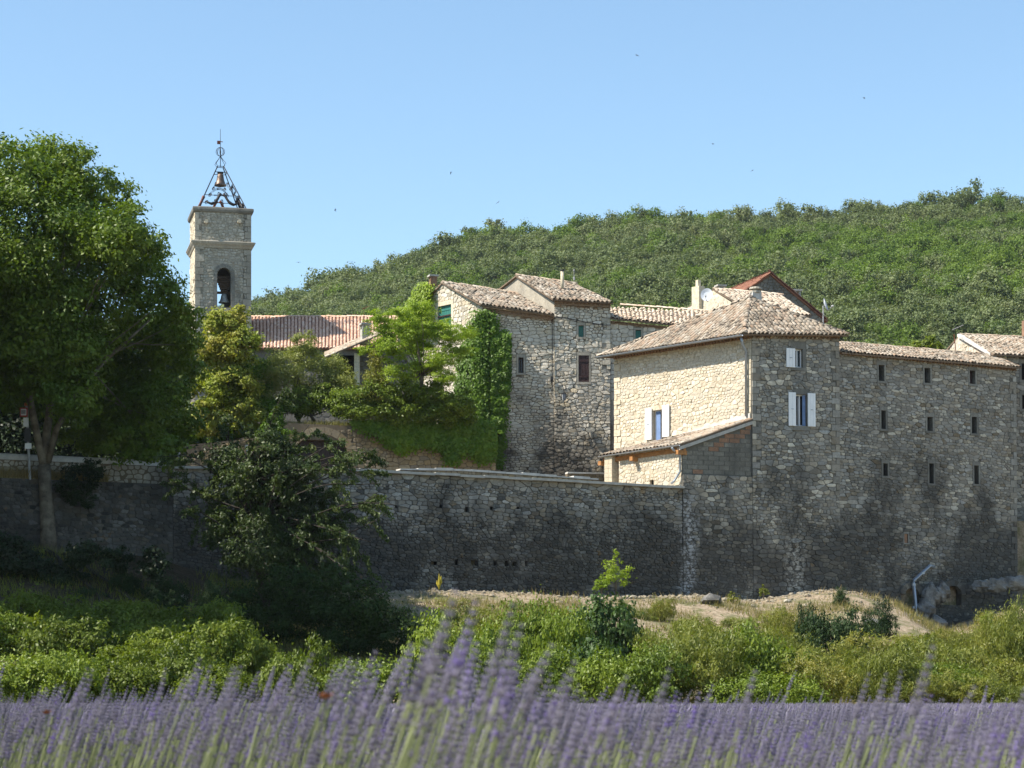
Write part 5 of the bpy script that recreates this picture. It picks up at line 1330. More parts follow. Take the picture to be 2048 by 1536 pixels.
for px, py in outer + [(R.gauss(545, 75), R.gauss(1010, 75)) for _ in range(34)] + [(R.uniform(670, 772), R.uniform(880, 1215)) for _ in range(20)]:
    tp = P(px + R.uniform(-6, 6), py + R.uniform(-6, 6), CY + (R.uniform(-3.6, .6) if px > 665 else R.uniform(-2.4, 2.4))); f0 = R.uniform(.0, .9); st = fork * (1 - f0) + P(495, 930, CY) * f0
    ln = np.linalg.norm(tp - st); mid = st * .45 + tp * .55 + (0, 0, ln * R.uniform(-.02, .22)) + rng.normal(size=3) * ln * .09
    pts = bez(st, mid, tp, 9); mb.tube(pts, [.045 * (1 - .9 * f) + .005 for f in np.linspace(0, 1, 9)], 4)
    for s_ in range(R.randint(5, 9)):
        f = R.uniform(.3, 1.0); i0 = min(7, int(f * 8)); o = pts[i0] * (1 - (f * 8 - i0)) + pts[i0 + 1] * (f * 8 - i0) if i0 < 8 else pts[8]
        dr = nrm(pts[i0 + 1] - pts[i0]) * .8 + rng.normal(size=3) * .55; L = R.uniform(.25, .75) * (1.1 if f > .7 else .8); en = o + nrm(dr) * L + (0, 0, -L * R.uniform(0, .35)); q = bez(o, (o + en) / 2 + (0, 0, .08), en, 5)
        mb.tube(q, [.012, .01, .008, .006, .004], 3); k = int(120 * L) + 12; ff = rng.uniform(.1, 1.05, k) * 4; ii = np.clip(ff.astype(int), 0, 3); qa = np.array(q); fr = (ff - ii)[:, None]
        C.append(qa[ii] * (1 - fr) + qa[ii + 1] * fr + rng.normal(size=(k, 3)) * .05); A.append(np.repeat((en - o)[None], k, 0)); T.append(np.clip(R.random() * .6 + rng.random(k) * .4, 0, 1))
C, A, T = np.vstack(C), np.vstack(A), np.concatenate(T)
V1 = hang(C, A, .072); V2, T2 = cloud(pb_([(520, 960, 70), (560, 1040, 80), (470, 1010, 70), (520, 1110, 70), (590, 950, 55), (600, 1120, 60), (450, 930, 50), (540, 890, 40), (430, 1060, 40), (640, 1050, 50)], CY, 1.2), 34000, .07, 34, .3, .42, droop=.6)
plant('cherry_tree', 'shaded tree with arching leafy branches before the left end of the rampart', 'tree', base, (np.vstack([V1, V2]), np.concatenate([np.repeat(T, 4), T2 * .6])), LM['cherry'], None, mb, M['bark_dark'])
# ivy mass over its trunk and the dark thicket below it
bb = pb_([(560, 1250, 60), (620, 1270, 75), (690, 1260, 80), (750, 1240, 65), (800, 1270, 60), (520, 1310, 60), (640, 1340, 70), (730, 1330, 75), (830, 1310, 60), (560, 1200, 50), (790, 1340, 60), (590, 1370, 60), (690, 1380, 60), (640, 1215, 55), (580, 1170, 50), (500, 1210, 50), (700, 1200, 50), (660, 1160, 40), (470, 1260, 50)], 80, 1.5)
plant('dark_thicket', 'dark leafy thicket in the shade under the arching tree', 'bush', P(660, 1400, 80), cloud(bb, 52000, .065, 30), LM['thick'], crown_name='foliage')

# garden trees above the retaining wall
def simple_tree(name, label, Y, blobs, n, leaf, mat, foot_px, cat='tree', tw=.09, tmat=None, group=None, **kw):
    b = pb_(blobs, Y, .7); mb = MB(); base = P(foot_px[0], foot_px[1], Y)
    top = b[0][0]; mb.tube([base, base * .6 + top * .4 + (.08, 0, 0), top], [tw, tw * .7, tw * .3], 6); twigs(mb, base * .6 + top * .4, [x[0] for x in b], tw * .45, 4)
    return plant(name, label, cat, base, cloud(b, n, leaf, **kw), mat, group, mb, tmat or M['bark_dark'])
simple_tree('yellowing_tree', 'loose tree with yellowing crown in front of the church tower foot', 108, [(455, 660, 48), (430, 700, 45), (480, 700, 45), (440, 750, 45), (475, 770, 50), (410, 790, 40), (440, 830, 50), (490, 830, 40), (470, 640, 30), (400, 850, 35)], 35000, .085, LM['yellow'], (455, 880))
simple_tree('green_garden_tree', 'mid green garden tree right of the yellowing tree', 110, [(470, 790, 40), (440, 870, 36), (500, 740, 35), (515, 800, 40), (490, 850, 40), (400, 850, 40), (450, 890, 34), (540, 830, 32), (380, 880, 34), (520, 880, 28)], 40000, .08, LM['ivy'], (490, 890))
simple_tree('olive_tree', 'grey green feathery tree in the garden before the pink church roof', 110, [(560, 740, 45), (600, 715, 40), (640, 750, 42), (590, 780, 45), (545, 790, 40), (660, 780, 36), (620, 800, 40), (690, 760, 30), (610, 690, 28), (670, 735, 26)], 29000, .075, LM['olive'], (600, 850), w=.25, droop=-.6)
simple_tree('low_garden_shrub', 'low bright shrub at the left end of the grassy wall top', 106.6, [(548, 850, 24), (530, 870, 22), (560, 870, 20)], 4500, .06, LM['ivy'], (548, 895), 'bush')
simple_tree('bushy_garden_shrub', 'leafy shrub under the grey green garden tree', 109.5, [(600, 810, 30), (640, 800, 32), (570, 810, 28), (675, 810, 30)], 18000, .065, LM['hedge'], (630, 845), 'bush')
# feathery acacia: flat sprays
ab = []
for q in ((800, 640, 40), (840, 620, 36), (870, 655, 40), (770, 665, 38), (900, 670, 44), (830, 690, 46), (780, 700, 40), (880, 720, 40), (930, 665, 26), (850, 740, 44), (800, 745, 40), (910, 705, 34), (760, 640, 30), (730, 700, 20), (890, 755, 30), (825, 660, 40)):
    y = 108 + R.uniform(-1.3, .8); r = q[2] / F * y; ab.append((P(q[0], q[1], y), (r * 1.0, r, r * .62)))
mb = MB(); base = P(845, 790, 108); mb.tube([base, P(842, 740, 108), P(835, 690, 108)], [.1, .08, .05], 6); twigs(mb, P(842, 750, 108), [b[0] for b in ab], .04, 4)
plant('acacia_tree', 'feathery bright green acacia spreading before the gable wall', 'tree', base, cloud(ab, 46000, .066, 34, .26, .28, .5, -.2, .62, .25, .8), LM['acacia'], None, mb)
cb_ = [(P(752, 790 - k * 14, 107.6), (.82 - .09 * k, .75 - .08 * k, .5)) for k in range(7)]
plant('golden_conifer', 'small golden green conical conifer in the garden', 'tree', P(752, 810, 107.6), cloud(cb_, 6500, .05, 26, .3, .35, .2, -1.2), LM['thuja'], None, MB().tube([P(752, 815, 107.6), P(752, 720, 107.6)], [.08, .02], 5))
hb = pb_([(q_[0], q_[1], q_[2] * 1.25) for q_ in ((710, 810, 32), (760, 803, 34), (810, 800, 36), (860, 806, 36), (905, 812, 32), (735, 822, 26), (790, 822, 28), (850, 826, 28), (890, 832, 26), (925, 826, 24))], 107.9, .5)
plant('garden_hedge', 'dense green hedge along the top of the garden retaining wall', 'hedge', P(810, 850, 107.9), cloud(hb, 44000, .065, 34, .28), LM['hedge'], crown_name='foliage')
# creepers on walls
def inpoly(x, y, poly):
    c = False; n = len(poly)
    for i in range(n):
        (x0, y0), (x1, y1) = poly[i], poly[i - 1]
        if (y0 > y) != (y1 > y) and x < (x1 - x0) * (y - y0) / (y1 - y0) + x0: c = not c
    return c
def creeper(name, label, pick, poly, n, leaf, mat, thick, rag=6):
    xs_, ys_ = [p[0] for p in poly], [p[1] for p in poly]; C, N = [], []
    cl = []
    while len(cl) < 150:
        x, y = R.uniform(min(xs_), max(xs_)), R.uniform(min(ys_), max(ys_))
        if inpoly(x, y, poly): cl.append((x, y, R.random()))
    cl = np.array(cl); T = []
    while len(C) < n:
        x, y = R.uniform(min(xs_), max(xs_)), R.uniform(min(ys_), max(ys_))
        if not inpoly(x + R.gauss(0, rag), y + R.gauss(0, rag), poly): continue
        w = pick(x, y); u, v = w.uv(x, y); d = ((cl[:, 0] - x) ** 2 + (cl[:, 1] - y) ** 2); i = int(d.argmin()); bul = math.exp(-d[i] / 220)
        near = abs(x - 964) < 16 and name == 'ivy'
        pnt, rest_ = (w.at(u, v, .03 + thick * (.35 + .65 * bul) * R.random() ** .5), None)
        if near: pnt = w.at(u, v, .05) + (wg.N + wd.N) * R.uniform(0, .3) + wd.U * R.gauss(0, .15)
        C.append(pnt); N.append(w.N + np.array([(x - cl[i, 0]) * .02, 0, (cl[i, 1] - y) * .03])); T.append(cl[i, 2] * .6 + R.random() * .4)
    C, N = np.array(C), np.array(N); m = len(C); nor = N + unit(m) * .6 + np.array([0, 0, .4]); nor /= np.linalg.norm(nor, axis=1, keepdims=True)
    ax = unit(m) + np.array([0, 0, -.8]); ax -= nor * (ax * nor).sum(1, keepdims=True)
    return plant(name, label, 'creeper', base_of(C), (diamonds(C, ax, nor, leaf * rng.uniform(.6, 1.3, m), .6), np.repeat(T, 4)), mat, crown_name='leaves')
creeper('ivy', 'thick bright ivy column climbing the corner of the gable house', lambda x, y: wg if x < 962 else wd, [(962, 622), (975, 622), (988, 640), (992, 668), (1022, 672), (1020, 740), (1010, 800), (1004, 870), (1000, 940), (930, 940), (915, 870), (918, 800), (925, 740), (938, 690), (950, 650)], 26000, .075, LM['ivy'], .5)
creeper('gable_vine', 'yellow green vine climbing the left edge of the gable', lambda x, y: wg, [(868, 566), (872, 590), (868, 640), (874, 660), (820, 690), (800, 660), (825, 620), (842, 585), (855, 568)], 6000, .075, LM['acacia'], .5, 4)
creeper('wall_creeper', 'creeper hanging over the face of the garden retaining wall', lambda x, y: wgw, [(700, 842), (760, 846), (840, 850), (930, 848), (985, 850), (992, 890), (985, 915), (960, 925), (930, 900), (900, 935), (885, 900), (850, 890), (800, 905), (775, 890), (760, 875), (735, 865), (715, 855)], 12000, .085, LM['ivy'], .6)
# ---------------------------------------------------------------- bank below the walls
def shrub_mesh(kind, n, leaf, blobs, **kw):
    V, T = cloud(blobs, n, leaf, **kw); me = fast_mesh('foliage', V, 4, T); me.materials.append(LM[kind]); return me
def dome(r=1.0, h=1.0, k=7):
    out = [((0, 0, h * .5), (r * .75, r * .75, h * .5))]
    for i in range(k):
        a = 2 * PI * i / k + R.uniform(-.3, .3); q = R.uniform(.45, .75) * r
        out.append(((q * math.cos(a), q * math.sin(a), h * R.uniform(.22, .62)), (r * R.uniform(.3, .5),) * 2 + (h * R.uniform(.28, .42),)))
    return out
PR = {k: [shrub_mesh(k, n, lf, dome(1, 1, kk), **kw) for _ in range(c)] for k, n, lf, kk, c, kw in (
    ('bramble', 11000, .040, 9, 4, dict(sub=20)), ('weed', 9500, .040, 9, 4, dict(sub=20, w=.28, droop=-.7)), ('fig', 9000, .042, 9, 2, dict(sub=18, w=.6)), ('ivyd', 9500, .036, 8, 2, dict(sub=16, droop=.9, w=.4)), ('hedge', 9500, .038, 9, 3, dict(sub=20)))}
LBL = {'bramble': ('bramble_bush', 'bright green bramble bush on the bank between the lavender and the walls', 'bramble bushes on the bank'),
       'weed': ('wild_shrub', 'yellow green wild shrub on the bank between the lavender and the walls', 'wild shrubs on the bank'),
       'hedge': ('bank_bush', 'darker green bush low on the bank just behind the lavender', 'darker bushes on the bank')}
def shrub(kind, px, py, wpx, hpx, Y, label=None, name=None):
    """px, py: middle of the foot in the frame"""
    x = X(px, Y); w = wpx / F * Y / 2 * (1.3 if label is None else 1.1); h = hpx / F * Y * ((R.uniform(1.0, 1.55) if Y < 79 else R.uniform(.75, 1.1)) if label is None else 1.0); zg = gz(x, Y); z = min(zg, Z(py, Y)) - .15
    h += max(0, Z(py, Y) - z)
    nm, lb, gr = LBL.get(kind, (name, label, None))
    if label: gr = None
    t = thing(name or nm, label or lb, 'bush', (x, Y, z), gr)
    o = bpy.data.objects.new('foliage', R.choice(PR[kind])); col.objects.link(o); o.parent = t
    o.rotation_euler = (0, 0, R.uniform(0, 6.28)); o.scale = (w, w * .9, h); WL[o.name] = np.array([x, Y, z])
    return t
for a in ((40, 1290, 150, 75, 78), (130, 1285, 150, 80, 78), (215, 1290, 130, 70, 79), (255, 1250, 80, 70, 80), (300, 1300, 150, 85, 78), (390, 1300, 150, 85, 78), (455, 1310, 120, 70, 77), (90, 1340, 150, 80, 74), (190, 1350, 160, 80, 74), (300, 1355, 160, 85, 73), (400, 1365, 150, 90, 73), (480, 1370, 130, 85, 73), (350, 1405, 160, 80, 69), (440, 1415, 150, 80, 68), (250, 1410, 160, 70, 69), (580, 1420, 120, 90, 68), (640, 1420, 110, 90, 69),
          (1400, 1410, 160, 150, 68), (1340, 1395, 120, 130, 70), (1510, 1405, 130, 120, 69), (1300, 1420, 130, 90, 67), (1560, 1400, 150, 90, 69), (1490, 1390, 140, 90, 71), (1850, 1410, 140, 80, 69), (1640, 1410, 130, 80, 68), (2030, 1330, 110, 90, 76), (1985, 1290, 60, 75, 80), (905, 1380, 130, 110, 72), (1000, 1400, 130, 100, 70), (1060, 1360, 120, 100, 74), (1760, 1405, 140, 90, 69)):
    shrub(('bramble', 'hedge', 'weed')[int(a[0] * 7 % 3)] if a[0] > 880 else 'bramble', *a)
for a in ((930, 1270, 120, 70, 84), (985, 1290, 110, 80, 82), (1040, 1300, 130, 90, 80), (1095, 1290, 110, 80, 82), (960, 1330, 150, 90, 77), (1330, 1300, 140, 70, 81), (1420, 1310, 150, 75, 80), (1500, 1310, 140, 75, 80), (1570, 1320, 120, 70, 79), (1350, 1350, 140, 80, 76), (1470, 1350, 140, 80, 76), (1660, 1350, 150, 60, 76), (1750, 1340, 150, 65, 77), (1830, 1340, 150, 60, 77), (1910, 1370, 150, 70, 74), (1980, 1380, 140, 70, 73), (2045, 1390, 120, 60, 72), (1560, 1250, 80, 45, 88), (1590, 1360, 140, 70, 75), (1700, 1390, 150, 60, 72), (1940, 1405, 150, 50, 69), (2030, 1415, 120, 40, 68), (1930, 1310, 90, 50, 80)):
    if a[4] < 79 or a[0] * 3 % 7 > 1: shrub('weed', *a)
for a in ((30, 1420, 170, 90, 68), (140, 1420, 150, 80, 68), (90, 1395, 150, 70, 70), (-20, 1330, 130, 120, 74), (870, 1420, 150, 120, 68), (960, 1425, 130, 100, 67), (1080, 1420, 140, 100, 67), (1200, 1425, 140, 90, 67), (1480, 1420, 140, 70, 67), (1900, 1400, 130, 70, 70), (740, 1425, 150, 90, 67), (1140, 1400, 110, 130, 71), (1570, 1425, 140, 60, 67)):
    shrub('hedge', *a)
for a in ((1990, 1270, 90, 60, 90), (2040, 1260, 80, 60, 91), (1940, 1290, 70, 45, 88), (1880, 1300, 80, 45, 86), (1480, 1260, 70, 35, 90), (1390, 1270, 80, 40, 88), (1290, 1250, 60, 35, 90), (1080, 1240, 70, 35, 90), (1020, 1235, 60, 35, 90), (900, 1230, 70, 40, 89), (1830, 1300, 70, 40, 86), (1560, 1290, 70, 40, 87)):
    shrub('weed', *a)
for a in ((250, 1180, 70, 50, 82.5), (330, 1200, 90, 50, 82), (420, 1215, 90, 50, 81), (180, 1215, 80, 40, 81.5), (470, 1240, 90, 60, 81)):
    shrub('ivyd', *a, 'dark shaded undergrowth bush on the slope under the left trees', 'undergrowth_bush')['group'] = 'undergrowth under the left trees'
for a in ((2110, 1310, 130, 90, 78), (2190, 1330, 140, 90, 77), (2130, 1380, 140, 80, 73), (2220, 1400, 140, 80, 70), (2100, 1250, 90, 60, 88), (2170, 1270, 100, 60, 86)):
    shrub('weed', *a)
ORD = 'first second third fourth fifth sixth seventh eighth ninth tenth eleventh twelfth thirteenth fourteenth fifteenth sixteenth seventeenth eighteenth nineteenth twentieth'.split()
rowsof = {}
for t in [o for o in col.objects if o.get('group') in [v[2] for v in LBL.values()]]:
    y = t.location.y; rw_ = 'in the front row just behind the lavender' if y < 72 else 'in the middle rows of the bank' if y < 79.5 else 'in the top row near the walls'
    rowsof.setdefault((t.name.split('.')[0], rw_), []).append(t)
for (nm, rw_), ts in rowsof.items():
    ts.sort(key=lambda t: t.location.x / t.location.y); ad = {'bramble_bush': 'bright green bramble bush', 'wild_shrub': 'yellow green wild shrub', 'bank_bush': 'darker green bush'}[nm]
    for i, t in enumerate(ts):
        od = ORD[i] if i < 20 else 'twenty-' + ORD[i - 20]
        t['label'] = f'{ad}, {od} from the left {rw_}'
shrub('fig', 1205, 1345, 190, 150, 76, 'glossy dark green fig bush with big leaves in the middle of the bank', 'fig_bush')
shrub('fig', 1190, 1410, 160, 130, 70, 'lower fig bush with big pale backed leaves just behind the lavender', 'fig_bush')
shrub('ivyd', 1665, 1310, 150, 120, 84, 'dark trailing ivy mound on the bank below the white shutters', 'ivy_mound')
shrub('ivyd', 1610, 1290, 60, 80, 85, 'dark ivy tail left of the big ivy mound', 'ivy_mound')
shrub('ivyd', 1760, 1275, 70, 75, 88, 'small hanging ivy mound right of the big ivy mound', 'ivy_mound')
shrub('ivyd', 1680, 1215, 40, 40, 95, 'little ivy tuft on the dirt mound against the wall', 'ivy_mound')
shrub('weed', 1325, 1225, 60, 35, 90, 'brownish dry tuft on the gravel edge right of the saplings', 'dry_tuft')
# saplings at the wall foot
def sapling(px, py, wpx, hpx, Y, label, n=1400, mat='acacia', leaf=.06):
    k = Y / F; b = [(P(px + wpx * a, py - hpx * q, Y), (wpx * r * k, wpx * r * k, hpx * .16 * k)) for a, q, r in ((0, .92, .16), (-.18, .7, .26), (.2, .62, .3), (-.1, .5, .34), (.15, .4, .34), (-.25, .35, .25))]
    mb = MB().tube([P(px, py, Y), P(px, py - hpx * .5, Y), P(px, py - hpx * .9, Y)], [.035, .025, .01], 5); twigs(mb, P(px, py - hpx * .2, Y), [x[0] for x in b], .014, 4)
    plant('acacia_sapling', label, 'sapling', P(px, py, Y), cloud(b, n, leaf, 14, .35, .35), LM[mat], None, mb)
sapling(1232, 1196, 62, 90, 94.5, 'taller bright green acacia sapling against the dark rampart')
sapling(1203, 1190, 34, 38, 94, 'small bright green acacia sapling left of the taller one', 600)
sapling(1466, 1212, 30, 28, 95, 'low leafy sapling on the gravel under the blockwork', 300, 'weed')
sapling(1527, 1198, 20, 28, 96.5, 'tiny sapling with pale leaves at the wall foot below the corner downpipe', 250, 'weed')
sapling(1975, 1275, 34, 50, 83, 'light green upright seedling in front of the dark rock ledge', 700, 'bramble')
# yellow mullein
MP = P(878, 1196, 92)
t = thing('mullein', 'tall yellow flowering mullein spike in front of the rampart', 'flower', MP)
mb = MB().tube([MP, MP + (0, 0, .9)], [.02, .01], 4); mb.build('stem', LM['weed'], t); mb = MB()
for k in range(9):
    a = R.uniform(0, 6.28); b0 = MP + (0, 0, .35 + .05 * (k % 3)); q = b0 + (math.cos(a) * .09, math.sin(a) * .09, .18); mb.tube([b0, q, q + (0, 0, R.uniform(.1, .3))], [.02, .045, .012], 5)
mb.tube([MP + (0, 0, .5), MP + (0, 0, .75), MP + (0, 0, .98)], [.03, .04, .01], 5)
M['yellow'] = plain('mullein_yellow', (.40, .33, .04), .7, .2); mb.build('flower_spike', M['yellow'], t)
# scattered limestone bits, loose stones, grass
def rock_mesh(V0, jit, seed):
    import mathutils
    r_ = random.Random(seed); vs = []
    g_ = (1 + 5 ** .5) / 2
    ico = [(-1, g_, 0), (1, g_, 0), (-1, -g_, 0), (1, -g_, 0), (0, -1, g_), (0, 1, g_), (0, -1, -g_), (0, 1, -g_), (g_, 0, -1), (g_, 0, 1), (-g_, 0, -1), (-g_, 0, 1)]
    fs = [(0, 11, 5), (0, 5, 1), (0, 1, 7), (0, 7, 10), (0, 10, 11), (1, 5, 9), (5, 11, 4), (11, 10, 2), (10, 7, 6), (7, 1, 8), (3, 9, 4), (3, 4, 2), (3, 2, 6), (3, 6, 8), (3, 8, 9), (4, 9, 5), (2, 4, 11), (6, 2, 10), (8, 6, 7), (9, 8, 1)]
    return np.array([nrm(v) * r_.uniform(1 - jit, 1 + jit) for v in ico]), fs
RB = [rock_mesh(0, .3, k) for k in range(8)]
V, Fc, T = [], [], []; b = 0
for k in range(6000):
    px = R.uniform(780, 2080); Y0 = wally(X(px, 97)) if False else None
    x = R.uniform(-6.5, 20); wy = wally(x); d = abs(R.gauss(0, 1)) * 2.6 + .1; y = wy - d
    s_ = min(.16, .026 * math.exp(R.gauss(0, .65))); vv, ff = R.choice(RB)
    q = vv * s_ * np.array([1, 1, .7]); w_ = R.uniform(0, 6.28); q = q @ np.array([[math.cos(w_), -math.sin(w_), 0], [math.sin(w_), math.cos(w_), 0], [0, 0, 1]]) + (x, y, gz(x, y) + s_ * .2)
    V.append(q); Fc += [tuple(b + i for i in f) for f in ff]; T += [R.random()] * 12; b += 12
info(mk('limestone_gravel', np.vstack(V), Fc, M['gravel'], None, (0, 0, 0), T), 'pale limestone gravel and chips along the foot of the walls', 'gravel', kind='stuff')
for px, py, s_, Y, lb in ((953, 1184, .14, 94.6, 'round pale stone on the grassy edge at the rampart foot'), (1265, 1184, .12, 95.2, 'white lump of limestone right of the taller sapling'), (1575, 1190, .16, 96, 'pale stone at the foot of the dark front below the shutters'), (367, 1182, .2, 84, 'round pale boulder on the shaded slope left of the arching tree'),
                          (1745, 1265, .35, 90, 'grey limestone block on the slope between the two ivy mounds'), (1640, 1290, .3, 83, 'pale limestone block showing under the big ivy mound'), (1420, 1205, .4, 94, 'flat gravel covered slab at the wall foot below the blockwork')):
    vv, ff = R.choice(RB); x = X(px, Y); q = vv * s_ * np.array([1.2, 1, .75]); info(mk('limestone_rock', q + (x, Y, gz(x, Y) + s_ * .3), ff, M['dressed'] if s_ < .3 else M['rock']), lb, 'rock')
def crag(name, label, pts, seed):
    """weathered rock: several noisy lumps fused"""
    m = MB(); r_ = random.Random(seed)
    for c, rr in pts:
        n = 14; k = 9
        for i in range(1): pass
        vs = []
        for i in range(k + 1):
            for j in range(n):
                th, ph = PI * i / k, 2 * PI * j / n
                d = np.array([math.sin(th) * math.cos(ph), math.sin(th) * math.sin(ph), math.cos(th)])
                s_ = 1 + .22 * math.sin(5 * d[0] + seed) * math.sin(4 * d[2] + 2 * seed) + r_.uniform(-.1, .1); vs.append(np.asarray(c) + d * np.asarray(rr) * s_)
        m.add(vs, [(i * n + j, i * n + (j + 1) % n, (i + 1) * n + (j + 1) % n, (i + 1) * n + j) for i in range(k) for j in range(n)], .3)
    info(m.build(name, M['rock']), label, 'rock')
Yr = wally(X(1860, 102)) - .25
crag('rock_outcrop', 'pale weathered rock outcrop between the two cave mouths at the wall foot', [(P(1862, 1195, Yr), (.45, .5, .6)), (P(1850, 1222, Yr - .3), (.5, .6, .5)), (P(1885, 1185, Yr), (.35, .5, .45)), (P(1870, 1250, Yr - .5), (.6, .6, .4))], 2)
crag('rock_ledge', 'long pale rock ledge under the right end of the long wing', [(P(1965, 1172, Yr + .9), (.5, .4, .3)), (P(1995, 1170, Yr + 1), (.5, .4, .35)), (P(2030, 1166, Yr + 1.1), (.6, .4, .35)), (P(2070, 1164, Yr + 1.2), (.7, .5, .35))], 5)
def blades(n, place, h, w=.012, lean=.35):
    C = np.array([place() for _ in range(n)]); a = rng.uniform(0, 6.28, n); hh = h * rng.uniform(.5, 1.3, n); ld = rng.normal(0, lean, (n, 2))
    side = np.c_[np.cos(a), np.sin(a), np.zeros(n)] * w; tip = C + np.c_[ld * hh[:, None], hh]
    return np.stack([C - side, C + side, tip], 1).reshape(-1, 3), np.repeat(rng.random(n), 3)
def bank_pt(x0, x1, d0, d1):
    def f():
        while True:
            x = R.uniform(x0, x1); d = R.uniform(d0, d1); y = wally(x) - d
            if nz(x * 2.3 + 5, y * 2.3) > R.uniform(-.25, .3): return (x, y, gz(x, y) - .02)
    return f
V, T = blades(52000, bank_pt(-8, 26, 4.6, 30), .32)
info(mkq('bank_grass', V, LM['grass'], None, (0, 0, 0), T, 3), 'patchy dry green grass on the bank under the walls', 'grass', kind='stuff')
V, T = blades(6000, bank_pt(-8, 26, 3, 24), .3)
info(mkq('bank_straw', V, LM['hay'], None, (0, 0, 0), T, 3), 'thin dry straw grass between the shrubs on the bank', 'grass', kind='stuff')
V, T = blades(26000, bank_pt(-32, -5, .5, 26), .35)
info(mkq('slope_grass', V, LM['weed'], None, (0, 0, 0), T, 3), 'shaded grass on the steep slope under the left trees', 'grass', kind='stuff')
def gtop():
    px = R.uniform(560, 790); y = R.uniform(107.9, 111.5); return (X(px, y), y, GZ - .05 + (y - 107.6) * .04)
V, T = blades(11000, gtop, .32, .014)
info(mkq('garden_grass', V, LM['grass'], None, (0, 0, 0), T, 3), 'long sunlit grass on top of the garden retaining wall', 'grass', kind='stuff')
def ledge():
    u = R.uniform(1.0, math.dist(RL, RM) * .78); p = wds.at(u, wds.toph(u), -R.uniform(0, .65)); return tuple(p)
V, T = blades(6000, ledge, .42, .012)
info(mkq('dry_grass', V, LM['hay'], None, (0, 0, 0), T, 3), 'dry straw coloured grass on the ledge before the road parapet', 'grass', kind='stuff')
# exposed roots down the slope under the big tree
m = MB()
for x0, y0, x1, y1 in ((110, 1110, 210, 1215), (140, 1120, 235, 1205), (120, 1150, 200, 1220), (160, 1105, 300, 1190), (100, 1120, 170, 1215), (190, 1090, 280, 1150)):
    pts = []
    for f in np.linspace(0, 1, 14):
        px = x0 + (x1 - x0) * f; py = y0 + (y1 - y0) * f - 16 * math.sin(PI * f); y = 85.5 - 5.5 * f; x = X(px, y) + .22 * math.sin(7 * f + x0); pts.append((x, y, gz(x, y) + .03 + .07 * math.sin(6 * f + y0)))
    m.tube(pts, list(np.linspace(.1, .025, 14)), 5)
rt = m.build('tree_roots', M['bark_dark']); info(rt, 'bare gnarled roots running down the dirt slope under the big tree', 'roots')
# road signs and posts at the left
SY = 87.0
SP = thing('sign_post', 'grey post carrying a red bordered sign and small plates left of the big trunk', 'road sign', P(58, 958, SY))
MB().tube([P(60, 960, SY), P(56, 880, SY), P(54, 812, SY)], .05, 8).build('post', M['post'], SP)
def plate(x0, y0, x1, y1, mat, name, d=.08): return MB().abox(X(x0, SY), X(x1, SY), SY - d - .03, SY - d, Z(y1, SY), Z(y0, SY)).build(name, mat, SP)
plate(41, 816, 56, 834, M['sign_red'], 'sign_border'); p_ = plate(43, 818.5, 54, 831.5, M['white'], 'sign_panel', .1)
m = MB()
for k in range(4): m.abox(X(44.5 + k * 2.2, SY), X(45.6 + k * 2.2, SY), SY - .15, SY - .13, Z(829, SY), Z(821, SY))
m.build('sign_lettering', M['sign_dark'], SP)
plate(48, 836, 58, 854, M['white'], 'side_plate'); plate(50, 857, 63, 884, M['sign_dark'], 'dark_plate'); plate(51, 887, 64, 898, M['white'], 'lower_plate')
MB().tube([P(53, 812, SY), P(53, 806, SY)], .09, 8).build('orange_lamp', plain('orange_plastic', (.5, .13, .02), .5, .3), SP)
for px, y0, y1, mt, lb in ((357, 882, 932, M['post'], 'grey post standing at the road edge right of the big tree'), (493, 890, 916, M['white_wash'], 'short white post behind the arching tree')):
    info(MB().tube([P(px, y1 + 10, 92), P(px, y0, 92)], .06, 8).build('road_post', mt), lb, 'post')
info(MB().lathe(P(344, 940, 90.2), [(.12, -.3), (.12, .1), (.1, .18), (.04, .24)], 10).build('white_bollard', M['white_wash'], smooth=True), 'small white stone bollard at the end of the road parapet', 'bollard')
# swifts
def swift():
    m = MB(); m.tube([(0, -.09, 0), (0, -.05, 0), (0, .02, 0), (0, .1, 0)], [.006, .022, .022, .004], 6)
    for s_ in (-1, 1):
        q = [(0, .04 - .09, .01), (s_ * .08, .05 - .06, .03), (s_ * .2, -.06, .0)]
        m.add([(0, -.05, .012), (s_ * .08, -.055, .035), (s_ * .21, .06, .0), (s_ * .09, .0, .034), (0, .03, .012), (0, -.05, .004), (s_ * .08, -.055, .027), (s_ * .21, .06, -.004), (s_ * .09, .0, .026), (0, .03, .004)], [(0, 1, 3, 4), (1, 2, 3), (5, 9, 8, 6), (6, 8, 7), (0, 5, 6, 1), (1, 6, 7, 2), (2, 7, 8, 3), (3, 8, 9, 4)])
    return mesh_of('swift', np.array(m.v), m.f)
sw = swift(); sw.materials.append(M['bird'])
for px, py in ((1274, 111), (1728, 196), (1426, 288), (1505, 341), (902, 346), (996, 405), (998, 441), (671, 420), (597, 525), (210, 60)):
    if px == 210: continue
    o = bpy.data.objects.new('swift', sw); col.objects.link(o); o.location = tuple(P(px, py, 170)); o.rotation_euler = (R.uniform(-.8, .8), R.uniform(-.8, .8), R.uniform(0, 6.28)); info(o, 'tiny dark swift flying in the blue sky', 'bird', 'swifts in the sky')

